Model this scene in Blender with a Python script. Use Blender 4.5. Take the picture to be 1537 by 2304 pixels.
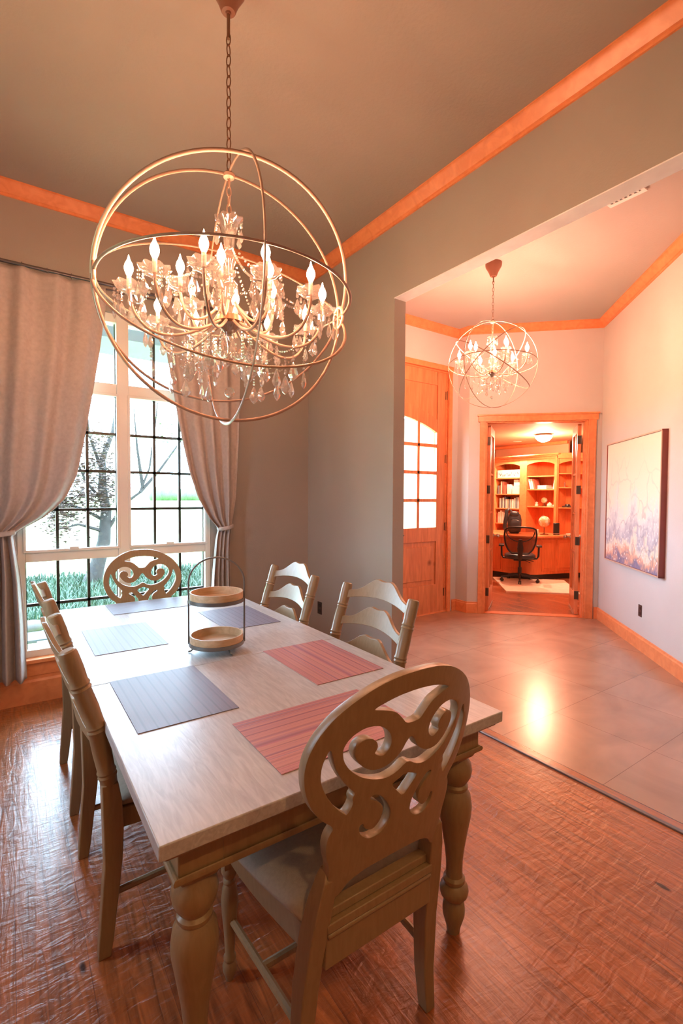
import bpy, bmesh, math, random
from mathutils import Matrix, Vector
for o in list(bpy.data.objects): bpy.data.objects.remove(o)
random.seed(7)
PI = math.pi
S = bpy.context.scene
COL = S.collection
# ------------------------------------------------------------------ camera
cam_d = bpy.data.cameras.new('camera'); cam = bpy.data.objects.new('camera', cam_d); COL.objects.link(cam)
cam_d.sensor_fit = 'VERTICAL'; cam_d.sensor_height = 36.0; cam_d.lens = 36.0*1087/2304
cam_d.clip_start = 0.05; cam_d.clip_end = 400
Rm = Matrix(((0.82203452, 0.01571451, -0.56922079), (-0.5694143, 0.03173909, -0.82143775), (0.00515805, 0.99937265, 0.03503869)))
cam.matrix_world = Matrix.Translation((0, 0, 1.47)) @ Rm.to_4x4()
S.camera = cam
S.view_settings.view_transform = 'Standard'; S.view_settings.look = 'None'; S.view_settings.gamma = 1
S.view_settings.use_curve_mapping = False; S.view_settings.exposure = 0.0
# ------------------------------------------------------------------ sky
SKY = 34.0; LWY, LWW = 2.1, 0.42      # unseen side window, added for bluish daylight from the left
LAMP = (1.0, 0.46, 0.255); LAMP2 = (1.0, 0.43, 0.28)
BULB_BIG = 420; BULB_SMALL = 900; DOME = 9.0; CAN_W = 190; REAR_FILL_W = 85
w = bpy.data.worlds.new('world'); S.world = w; w.use_nodes = True
bg = w.node_tree.nodes['Background']; bg.inputs[0].default_value = (0.56, 0.77, 1.0, 1); bg.inputs[1].default_value = SKY
def portal(loc, rot, sx, sy):
    l = bpy.data.lights.new('sky_portal', 'AREA'); l.shape = 'RECTANGLE'; l.size = sx; l.size_y = sy; l.cycles.is_portal = True
    o = bpy.data.objects.new('sky_portal', l); COL.objects.link(o); o.location = loc; o.rotation_euler = rot
portal((0.74, 4.13, 1.57), (-PI/2, 0, 0), 1.4, 2.6)
portal((-1.02, LWY, 1.7), (0, -PI/2, 0), 1.6, LWW)
portal((3.65, 4.45, 1.6), (-PI/2, 0, 0), 1.9, 2.4)
# ------------------------------------------------------------------ materials
def newmat(name):
    m = bpy.data.materials.new(name); m.use_nodes = True
    nt = m.node_tree; b = nt.nodes['Principled BSDF']
    return m, nt, b
def N(nt, t, **kw):
    n = nt.nodes.new(t)
    for k, v in kw.items(): setattr(n, k, v)
    return n
def plain(name, c, rough=0.5, metal=0.0, var=0.06, scale=6.0, bump=0.0, bscale=60, spec=0.5):
    m, nt, b = newmat(name)
    tc = N(nt, 'ShaderNodeTexCoord'); no = N(nt, 'ShaderNodeTexNoise'); no.inputs['Scale'].default_value = scale; no.inputs['Detail'].default_value = 4
    nt.links.new(tc.outputs['Object'], no.inputs['Vector'])
    r = N(nt, 'ShaderNodeValToRGB')
    r.color_ramp.elements[0].position = 0.3; r.color_ramp.elements[1].position = 0.7
    r.color_ramp.elements[0].color = (*[x*(1-var) for x in c], 1); r.color_ramp.elements[1].color = (*[min(1, x*(1+var)) for x in c], 1)
    nt.links.new(no.outputs[0], r.inputs[0]); nt.links.new(r.outputs[0], b.inputs['Base Color'])
    b.inputs['Roughness'].default_value = rough; b.inputs['Metallic'].default_value = metal
    b.inputs['Specular IOR Level'].default_value = spec
    if bump:
        n2 = N(nt, 'ShaderNodeTexNoise'); n2.inputs['Scale'].default_value = bscale; n2.inputs['Detail'].default_value = 3
        nt.links.new(tc.outputs['Object'], n2.inputs['Vector'])
        bp = N(nt, 'ShaderNodeBump'); bp.inputs['Strength'].default_value = bump; bp.inputs['Distance'].default_value = 0.01
        nt.links.new(n2.outputs[0], bp.inputs['Height']); nt.links.new(bp.outputs[0], b.inputs['Normal'])
    return m
def wood(name, c1, c2, stretch=(1, 12, 1), scale=4, rough=0.4, bump=0.12, knots=False, spec=0.5):
    m, nt, b = newmat(name)
    tc = N(nt, 'ShaderNodeTexCoord'); mp = N(nt, 'ShaderNodeMapping')
    mp.inputs['Scale'].default_value = tuple(12/s if s > 1 else 12 for s in stretch) if False else tuple(scale*(1.0 if s > 1 else 8.0) for s in stretch)
    nt.links.new(tc.outputs['Object'], mp.inputs[0])
    no = N(nt, 'ShaderNodeTexNoise'); no.inputs['Scale'].default_value = 1.0; no.inputs['Detail'].default_value = 8; no.inputs['Distortion'].default_value = 1.2
    nt.links.new(mp.outputs[0], no.inputs['Vector'])
    r = N(nt, 'ShaderNodeValToRGB'); r.color_ramp.elements[0].position = 0.35; r.color_ramp.elements[1].position = 0.65
    r.color_ramp.elements[0].color = (*c1, 1); r.color_ramp.elements[1].color = (*c2, 1)
    nt.links.new(no.outputs[0], r.inputs[0]); out = r.outputs[0]
    if knots:
        vo = N(nt, 'ShaderNodeTexVoronoi'); vo.inputs['Scale'].default_value = 3.0
        n3 = N(nt, 'ShaderNodeTexNoise'); n3.inputs['Scale'].default_value = 9
        nt.links.new(tc.outputs['Object'], vo.inputs['Vector'])
        rr = N(nt, 'ShaderNodeValToRGB'); rr.color_ramp.elements[0].position = 0.03; rr.color_ramp.elements[1].position = 0.14
        rr.color_ramp.elements[0].color = (0.45, 0.35, 0.3, 1); rr.color_ramp.elements[1].color = (1, 1, 1, 1)
        mx = N(nt, 'ShaderNodeMix', data_type='RGBA', blend_type='MULTIPLY'); mx.inputs[0].default_value = 1
        nt.links.new(vo.outputs['Distance'], rr.inputs[0]); nt.links.new(out, mx.inputs[6]); nt.links.new(rr.outputs[0], mx.inputs[7]); out = mx.outputs[2]
    nt.links.new(out, b.inputs['Base Color'])
    b.inputs['Roughness'].default_value = rough; b.inputs['Specular IOR Level'].default_value = spec
    bp = N(nt, 'ShaderNodeBump'); bp.inputs['Strength'].default_value = bump; bp.inputs['Distance'].default_value = 0.004
    nt.links.new(no.outputs[0], bp.inputs['Height']); nt.links.new(bp.outputs[0], b.inputs['Normal'])
    return m
def emit(name, c, s):
    m, nt, b = newmat(name)
    b.inputs['Base Color'].default_value = (*c, 1); b.inputs['Emission Color'].default_value = (*c, 1); b.inputs['Emission Strength'].default_value = s
    return m
def glassy(name, tint=(1, 1, 1), gloss=0.08, rough=0.0, white=0.0):
    m = bpy.data.materials.new(name); m.use_nodes = True; nt = m.node_tree; nt.nodes.clear()
    o = N(nt, 'ShaderNodeOutputMaterial'); t = N(nt, 'ShaderNodeBsdfTransparent'); g = N(nt, 'ShaderNodeBsdfGlossy')
    t.inputs[0].default_value = (*tint, 1); g.inputs['Roughness'].default_value = rough
    lw = N(nt, 'ShaderNodeLayerWeight'); lw.inputs[0].default_value = 0.5
    ma = N(nt, 'ShaderNodeMath', operation='MULTIPLY_ADD'); ma.inputs[1].default_value = 0.5; ma.inputs[2].default_value = gloss
    nt.links.new(lw.outputs['Facing'], ma.inputs[0])
    mx = N(nt, 'ShaderNodeMixShader'); nt.links.new(ma.outputs[0], mx.inputs[0]); nt.links.new(t.outputs[0], mx.inputs[1]); nt.links.new(g.outputs[0], mx.inputs[2])
    last = mx
    if white:
        d = N(nt, 'ShaderNodeBsdfTranslucent'); d.inputs[0].default_value = (1, 0.97, 0.93, 1)
        d2 = N(nt, 'ShaderNodeBsdfDiffuse'); d2.inputs[0].default_value = (1, 0.97, 0.93, 1)
        m0 = N(nt, 'ShaderNodeMixShader'); m0.inputs[0].default_value = 0.5; nt.links.new(d.outputs[0], m0.inputs[1]); nt.links.new(d2.outputs[0], m0.inputs[2])
        m2 = N(nt, 'ShaderNodeMixShader'); m2.inputs[0].default_value = white
        nt.links.new(mx.outputs[0], m2.inputs[1]); nt.links.new(m0.outputs[0], m2.inputs[2]); last = m2
    nt.links.new(last.outputs[0], o.inputs[0])
    return m
def brickfloor(name, swap, bw, rh, c1, c2, mortar, msize, rough, grain, bump, clouds=0.3):
    m, nt, b = newmat(name)
    tc = N(nt, 'ShaderNodeTexCoord'); sx = N(nt, 'ShaderNodeSeparateXYZ'); cb = N(nt, 'ShaderNodeCombineXYZ')
    nt.links.new(tc.outputs['Object'], sx.inputs[0])
    nt.links.new(sx.outputs[1 if swap else 0], cb.inputs[0]); nt.links.new(sx.outputs[0 if swap else 1], cb.inputs[1])
    br = N(nt, 'ShaderNodeTexBrick'); br.inputs['Scale'].default_value = 1; br.inputs['Brick Width'].default_value = bw; br.inputs['Row Height'].default_value = rh
    br.inputs['Mortar Size'].default_value = msize; br.inputs['Mortar Smooth'].default_value = 0.3; br.inputs['Bias'].default_value = 0
    br.inputs['Color1'].default_value = (*c1, 1); br.inputs['Color2'].default_value = (*c2, 1); br.inputs['Mortar'].default_value = (*mortar, 1)
    if not swap: br.offset = 0.0
    nt.links.new(cb.outputs[0], br.inputs['Vector'])
    mp = N(nt, 'ShaderNodeMapping'); mp.inputs['Scale'].default_value = grain; nt.links.new(cb.outputs[0], mp.inputs[0])
    no = N(nt, 'ShaderNodeTexNoise'); no.inputs['Scale'].default_value = 1; no.inputs['Detail'].default_value = 8; no.inputs['Distortion'].default_value = 1.5
    nt.links.new(mp.outputs[0], no.inputs['Vector'])
    r = N(nt, 'ShaderNodeValToRGB'); r.color_ramp.elements[0].position = 0.3; r.color_ramp.elements[1].position = 0.72
    lo = 1-clouds; hi = 1+clouds
    r.color_ramp.elements[0].color = (lo, lo, lo, 1); r.color_ramp.elements[1].color = (hi, hi, hi, 1)
    nt.links.new(no.outputs[0], r.inputs[0])
    mx = N(nt, 'ShaderNodeMix', data_type='RGBA', blend_type='MULTIPLY'); mx.inputs[0].default_value = 1
    nt.links.new(br.outputs['Color'], mx.inputs[6]); nt.links.new(r.outputs[0], mx.inputs[7])
    out = mx.outputs[2]
    b.inputs['Coat Weight'].default_value = 0.45; b.inputs['Coat Roughness'].default_value = 0.22
    if swap:   # knots and old nail holes in the planks
        vo = N(nt, 'ShaderNodeTexVoronoi'); mp2 = N(nt, 'ShaderNodeMapping'); mp2.inputs['Scale'].default_value = (1.6, 4.2, 1)
        nt.links.new(cb.outputs[0], mp2.inputs[0]); nt.links.new(mp2.outputs[0], vo.inputs['Vector']); vo.inputs['Scale'].default_value = 1.1
        rr = N(nt, 'ShaderNodeValToRGB'); rr.color_ramp.elements[0].position = 0.035; rr.color_ramp.elements[1].position = 0.06
        rr.color_ramp.elements[0].color = (0.1, 0.07, 0.06, 1); rr.color_ramp.elements[1].color = (1, 1, 1, 1)
        mk = N(nt, 'ShaderNodeMix', data_type='RGBA', blend_type='MULTIPLY'); mk.inputs[0].default_value = 1
        nt.links.new(vo.outputs['Distance'], rr.inputs[0]); nt.links.new(out, mk.inputs[6]); nt.links.new(rr.outputs[0], mk.inputs[7]); out = mk.outputs[2]
    nt.links.new(out, b.inputs['Base Color'])
    b.inputs['Roughness'].default_value = rough; b.inputs['Specular IOR Level'].default_value = 0.5
    # hand scraped ripples across the boards
    mp3 = N(nt, 'ShaderNodeMapping'); mp3.inputs['Scale'].default_value = (34, 11, 1) if swap else (1.2, 1.2, 1); nt.links.new(cb.outputs[0], mp3.inputs[0])
    n3 = N(nt, 'ShaderNodeTexNoise'); n3.inputs['Scale'].default_value = 1; n3.inputs['Detail'].default_value = 4; n3.inputs['Distortion'].default_value = 0.8; nt.links.new(mp3.outputs[0], n3.inputs['Vector'])
    ad = N(nt, 'ShaderNodeMath', operation='ADD'); nt.links.new(n3.outputs[0], ad.inputs[0])
    mu = N(nt, 'ShaderNodeMath', operation='MULTIPLY'); mu.inputs[1].default_value = 0.5; nt.links.new(no.outputs[0], mu.inputs[0]); nt.links.new(mu.outputs[0], ad.inputs[1])
    sb = N(nt, 'ShaderNodeMath', operation='SUBTRACT'); nt.links.new(ad.outputs[0], sb.inputs[0])
    m5 = N(nt, 'ShaderNodeMath', operation='MULTIPLY'); m5.inputs[1].default_value = 0.35; nt.links.new(br.outputs['Fac'], m5.inputs[0]); nt.links.new(m5.outputs[0], sb.inputs[1])
    bp = N(nt, 'ShaderNodeBump'); bp.inputs['Strength'].default_value = bump; bp.inputs['Distance'].default_value = 0.01
    nt.links.new(sb.outputs[0], bp.inputs['Height']); nt.links.new(bp.outputs[0], b.inputs['Normal'])
    return m
def stripes(name, cols, axis, freq, rough):
    m, nt, b = newmat(name)
    tc = N(nt, 'ShaderNodeTexCoord'); sx = N(nt, 'ShaderNodeSeparateXYZ'); nt.links.new(tc.outputs['Object'], sx.inputs[0])
    mu = N(nt, 'ShaderNodeMath', operation='MULTIPLY'); mu.inputs[1].default_value = freq; nt.links.new(sx.outputs[axis], mu.inputs[0])
    no = N(nt, 'ShaderNodeTexNoise', noise_dimensions='1D'); no.inputs['Scale'].default_value = 1; no.inputs['Detail'].default_value = 3; no.inputs['Roughness'].default_value = 0.7
    nt.links.new(mu.outputs[0], no.inputs['W'])
    r = N(nt, 'ShaderNodeValToRGB'); cr = r.color_ramp
    while len(cr.elements) < len(cols): cr.elements.new(0.5)
    for i, c in enumerate(cols): cr.elements[i].position = 0.3+0.4*i/(len(cols)-1); cr.elements[i].color = (*c, 1)
    nt.links.new(no.outputs[0], r.inputs[0])
    wv = N(nt, 'ShaderNodeTexWave', bands_direction='XYZ'[axis]); wv.inputs['Scale'].default_value = 9.5; nt.links.new(tc.outputs['Object'], wv.inputs[0])
    r2 = N(nt, 'ShaderNodeValToRGB'); r2.color_ramp.elements[0].position = 0.0; r2.color_ramp.elements[1].position = 0.12
    r2.color_ramp.elements[0].color = (0.74, 0.70, 0.74, 1); r2.color_ramp.elements[1].color = (1, 1, 1, 1); nt.links.new(wv.outputs['Fac'], r2.inputs[0])
    mx = N(nt, 'ShaderNodeMix', data_type='RGBA', blend_type='MULTIPLY'); mx.inputs[0].default_value = 1
    nt.links.new(r.outputs[0], mx.inputs[6]); nt.links.new(r2.outputs[0], mx.inputs[7]); nt.links.new(mx.outputs[2], b.inputs['Base Color'])
    b.inputs['Roughness'].default_value = rough
    ck = N(nt, 'ShaderNodeTexChecker'); ck.inputs['Scale'].default_value = 500; nt.links.new(tc.outputs['Object'], ck.inputs[0])
    bp = N(nt, 'ShaderNodeBump'); bp.inputs['Strength'].default_value = 0.3; bp.inputs['Distance'].default_value = 0.001
    nt.links.new(ck.outputs['Fac'], bp.inputs['Height']); nt.links.new(bp.outputs[0], b.inputs['Normal'])
    return m
M = {}
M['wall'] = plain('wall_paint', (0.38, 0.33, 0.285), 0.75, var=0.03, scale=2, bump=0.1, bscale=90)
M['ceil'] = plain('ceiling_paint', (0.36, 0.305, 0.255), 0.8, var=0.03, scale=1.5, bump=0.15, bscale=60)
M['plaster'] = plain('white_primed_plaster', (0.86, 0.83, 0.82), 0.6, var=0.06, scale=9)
M['fwall'] = plain('foyer_wall_paint', (0.61, 0.56, 0.52), 0.75, var=0.03, scale=2, bump=0.1, bscale=90)  # lightened copy of the dining wall colour, carrying the foyer's brighter light
M['fceil'] = plain('foyer_ceiling_paint', (0.47, 0.42, 0.38), 0.8, var=0.03, scale=1.5, bump=0.15, bscale=60)  # ceiling colour raised the same way, foyer brightness put into it
M['offwall'] = plain('office_wall_paint', (0.66, 0.38, 0.24), 0.7, var=0.03)
M['trim'] = wood('stained_trim_wood', (0.78, 0.25, 0.09), (0.88, 0.31, 0.12), (1, 1, 1), 1.6, 0.35, 0.05)
M['door'] = wood('knotty_alder', (0.62, 0.20, 0.075), (0.80, 0.29, 0.12), (1, 1, 12), 2.2, 0.35, 0.06, knots=True)
M['cab'] = wood('cabinet_wood', (0.66, 0.17, 0.05), (0.78, 0.22, 0.075), (1, 1, 12), 2.5, 0.35, 0.05)
M['dfloor'] = brickfloor('scraped_plank_floor', True, 2.7, 0.19, (0.43, 0.13, 0.038), (0.30, 0.085, 0.028), (0.20, 0.055, 0.02), 0.0010, 0.31, (3.5, 34, 1), 0.6, 0.42)
M['ffloor'] = brickfloor('stained_concrete_floor', False, 0.61, 0.61, (0.44, 0.25, 0.16), (0.40, 0.22, 0.135), (0.20, 0.10, 0.06), 0.0018, 0.27, (1.6, 2.2, 1), 0.05, 0.16)
M['ofloor'] = brickfloor('office_plank_floor', True, 1.6, 0.13, (0.42, 0.15, 0.07), (0.34, 0.11, 0.05), (0.08, 0.03, 0.02), 0.003, 0.25, (2, 30, 1), 0.1, 0.25)
M['winframe'] = plain('window_frame_paint', (0.80, 0.76, 0.70), 0.45, var=0.02)
M['muntin'] = plain('dark_bronze_muntin', (0.03, 0.028, 0.02), 0.4)
M['glass'] = glassy('window_glass', (0.97, 0.99, 0.98), 0.03)
M['curtain'] = plain('curtain_linen', (0.50, 0.45, 0.43), 0.9, var=0.08, scale=40, bump=0.15, bscale=350)
M['rod'] = plain('pewter_rod', (0.22, 0.20, 0.20), 0.3, 0.9)
M['table'] = wood('limed_oak_top', (0.43, 0.41, 0.40), (0.55, 0.53, 0.51), (1, 12, 1), 9, 0.33, 0.10)
M['tablebase'] = wood('brushed_taupe_wood', (0.28, 0.18, 0.085), (0.32, 0.21, 0.105), (1, 1, 12), 8, 0.36, 0.06)
M['chair'] = wood('grey_washed_chair_wood', (0.28, 0.185, 0.095), (0.32, 0.215, 0.115), (1, 1, 12), 9, 0.34, 0.08)
M['cushion'] = plain('seat_fabric', (0.42, 0.36, 0.29), 0.95, var=0.06, scale=120, bump=0.2, bscale=500)
M['orb'] = plain('orb_iron', (0.42, 0.27, 0.20), 0.45, 0.35)
M['bronze'] = plain('aged_bronze', (0.22, 0.11, 0.06), 0.4, 0.6)
M['canopy'] = plain('canopy_bronze', (0.27, 0.12, 0.075), 0.4, 0.3)
M['crystal'] = glassy('cut_crystal', (0.96, 0.93, 0.90), 0.38, 0.02, 0.10)
M['bead'] = glassy('crystal_bead', (0.97, 0.93, 0.89), 0.22, 0.05, 0.035)
M['candle'] = plain('ivory_candle_sleeve', (0.85, 0.75, 0.6), 0.5)
M['bulb'] = emit('candle_bulb_glow', LAMP, BULB_BIG)
M['bulb2'] = emit('foyer_bulb_glow', LAMP2, BULB_SMALL)
M['black'] = plain('black_plastic', (0.02, 0.02, 0.022), 0.35)
M['mesh'] = glassy('black_chair_mesh', (0.38, 0.30, 0.26), 0.02, 0.5)
M['leather'] = plain('black_leather', (0.03, 0.035, 0.045), 0.3)
M['metal'] = plain('brushed_nickel', (0.5, 0.46, 0.42), 0.3, 0.9)
M['hinge'] = plain('dark_hinge', (0.10, 0.07, 0.05), 0.4, 0.7)
M['rug'] = plain('cream_rug', (0.85, 0.72, 0.60), 0.95, var=0.06, scale=14, bump=0.4, bscale=200)
M['white'] = plain('white_paper', (0.85, 0.82, 0.78), 0.6)
M['frame'] = plain('mahogany_frame', (0.26, 0.06, 0.05), 0.4)
M['framegold'] = plain('pale_frame_lip', (0.62, 0.42, 0.30), 0.4)
M['plate'] = plain('brown_outlet_plate', (0.05, 0.03, 0.025), 0.35)
M['traywood'] = wood('tray_bentwood', (0.55, 0.36, 0.20), (0.68, 0.46, 0.27), (12, 1, 1), 5, 0.45, 0.05)
M['traymetal'] = plain('grey_galvanised_band', (0.22, 0.22, 0.21), 0.4, 0.8)
M['strip'] = plain('transition_strip_metal', (0.20, 0.18, 0.18), 0.3, 0.6)
MATCOLS = [(0.24, 0.13, 0.19), (0.44, 0.15, 0.18), (0.56, 0.26, 0.21), (0.40, 0.16, 0.20), (0.30, 0.20, 0.26)]
M['matred'] = stripes('red_striped_vinyl', MATCOLS, 0, 55, 0.34)
DAYLIT_COLS = [(0.15, 0.13, 0.17), (0.22, 0.18, 0.22), (0.18, 0.16, 0.20), (0.24, 0.18, 0.22)]  # same mats as the red ones, daylight sheen put into the colours
M['matgrey'] = stripes('mauve_striped_vinyl', DAYLIT_COLS, 0, 55, 0.5)
M['lawn'] = plain('lawn', (0.42, 0.55, 0.22), 0.9, var=0.15, scale=0.5)
M['cover'] = plain('ground_cover_blades', (0.015, 0.046, 0.021), 0.6, var=0.35, scale=3)
M['bark'] = plain('bark', (0.018, 0.016, 0.0145), 0.9, var=0.3, scale=12, bump=0.6, bscale=25)
M['leaf'] = plain('russet_leaves', (0.036, 0.017, 0.011), 0.6, var=0.3, scale=3)
M['leafg'] = plain('green_leaves', (0.03, 0.075, 0.02), 0.6, var=0.3, scale=3)
M['stone'] = plain('flagstone', (0.03, 0.032, 0.037), 0.7, var=0.2, scale=4, bump=0.3, bscale=20)
M['boulder'] = plain('border_stone', (0.07, 0.067, 0.06), 0.85, var=0.2, scale=8, bump=0.5, bscale=20)
M['eave'] = plain('porch_soffit', (0.15, 0.16, 0.18), 0.7)
def art(name):
    m, nt, b = newmat(name)
    tc = N(nt, 'ShaderNodeTexCoord'); sx = N(nt, 'ShaderNodeSeparateXYZ'); nt.links.new(tc.outputs['Generated'], sx.inputs[0])
    n1 = N(nt, 'ShaderNodeTexNoise'); n1.inputs['Scale'].default_value = 3.5; n1.inputs['Detail'].default_value = 7; n1.inputs['Roughness'].default_value = 0.65
    nt.links.new(tc.outputs['Generated'], n1.inputs[0])
    # height + noise drives pale sky to blossom and shadow at the foot
    mu = N(nt, 'ShaderNodeMath', operation='MULTIPLY_ADD'); mu.inputs[1].default_value = 0.9; nt.links.new(n1.outputs[0], mu.inputs[0]); nt.links.new(sx.outputs[2], mu.inputs[2])
    r = N(nt, 'ShaderNodeValToRGB'); cr = r.color_ramp
    st = [(0.42, (0.20, 0.20, 0.32)), (0.52, (0.75, 0.42, 0.28)), (0.60, (0.85, 0.75, 0.60)), (0.68, (0.42, 0.42, 0.46)), (0.82, (0.72, 0.72, 0.68)), (1.1, (0.80, 0.76, 0.60))]
    while len(cr.elements) < len(st): cr.elements.new(0.5)
    for e, (p, c) in zip(cr.elements, st): e.position = min(p, 1.0); e.color = (*c, 1)
    nt.links.new(mu.outputs[0], r.inputs[0])
    # dark branch lines and white blossom dabs
    n2 = N(nt, 'ShaderNodeTexNoise'); n2.inputs['Scale'].default_value = 2.2; n2.inputs['Detail'].default_value = 3; nt.links.new(tc.outputs['Generated'], n2.inputs[0])
    ad = N(nt, 'ShaderNodeMix', data_type='RGBA'); ad.inputs[0].default_value = 0.35; nt.links.new(tc.outputs['Generated'], ad.inputs[6]); nt.links.new(n2.outputs['Color'], ad.inputs[7])
    vo = N(nt, 'ShaderNodeTexVoronoi', feature='DISTANCE_TO_EDGE'); vo.inputs['Scale'].default_value = 4.5; nt.links.new(ad.outputs[2], vo.inputs['Vector'])
    r2 = N(nt, 'ShaderNodeValToRGB'); r2.color_ramp.elements[0].position = 0.008; r2.color_ramp.elements[1].position = 0.03
    r2.color_ramp.elements[0].color = (1, 1, 1, 1); r2.color_ramp.elements[1].color = (0, 0, 0, 1); nt.links.new(vo.outputs['Distance'], r2.inputs[0])
    # branches fade towards the top left
    su = N(nt, 'ShaderNodeMath', operation='SUBTRACT'); su.inputs[0].default_value = 1.0; su.use_clamp = True; nt.links.new(sx.outputs[2], su.inputs[1])
    m3 = N(nt, 'ShaderNodeMath', operation='MULTIPLY'); nt.links.new(r2.outputs[0], m3.inputs[0]); m3b = N(nt, 'ShaderNodeMath', operation='MULTIPLY'); nt.links.new(su.outputs[0], m3b.inputs[0]); nt.links.new(n1.outputs[0], m3b.inputs[1]); nt.links.new(m3b.outputs[0], m3.inputs[1])
    mx = N(nt, 'ShaderNodeMix', data_type='RGBA'); nt.links.new(m3.outputs[0], mx.inputs[0]); nt.links.new(r.outputs[0], mx.inputs[6]); mx.inputs[7].default_value = (0.16, 0.16, 0.20, 1)
    v2 = N(nt, 'ShaderNodeTexVoronoi'); v2.inputs['Scale'].default_value = 26; nt.links.new(tc.outputs['Generated'], v2.inputs['Vector'])
    r3 = N(nt, 'ShaderNodeValToRGB'); r3.color_ramp.elements[0].position = 0.18; r3.color_ramp.elements[1].position = 0.26
    r3.color_ramp.elements[0].color = (1, 1, 1, 1); r3.color_ramp.elements[1].color = (0, 0, 0, 1); nt.links.new(v2.outputs['Distance'], r3.inputs[0])
    s2 = N(nt, 'ShaderNodeMath', operation='MULTIPLY_ADD'); s2.inputs[1].default_value = -1.6; s2.inputs[2].default_value = 1.15; s2.use_clamp = True; nt.links.new(sx.outputs[2], s2.inputs[0])
    m4 = N(nt, 'ShaderNodeMath', operation='MULTIPLY'); nt.links.new(r3.outputs[0], m4.inputs[0]); nt.links.new(s2.outputs[0], m4.inputs[1])
    m6 = N(nt, 'ShaderNodeMix', data_type='RGBA'); nt.links.new(m4.outputs[0], m6.inputs[0]); nt.links.new(mx.outputs[2], m6.inputs[6]); m6.inputs[7].default_value = (0.92, 0.88, 0.82, 1)
    nt.links.new(m6.outputs[2], b.inputs['Base Color']); b.inputs['Roughness'].default_value = 0.4
    return m
M['art'] = art('blossom_canvas')
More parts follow.
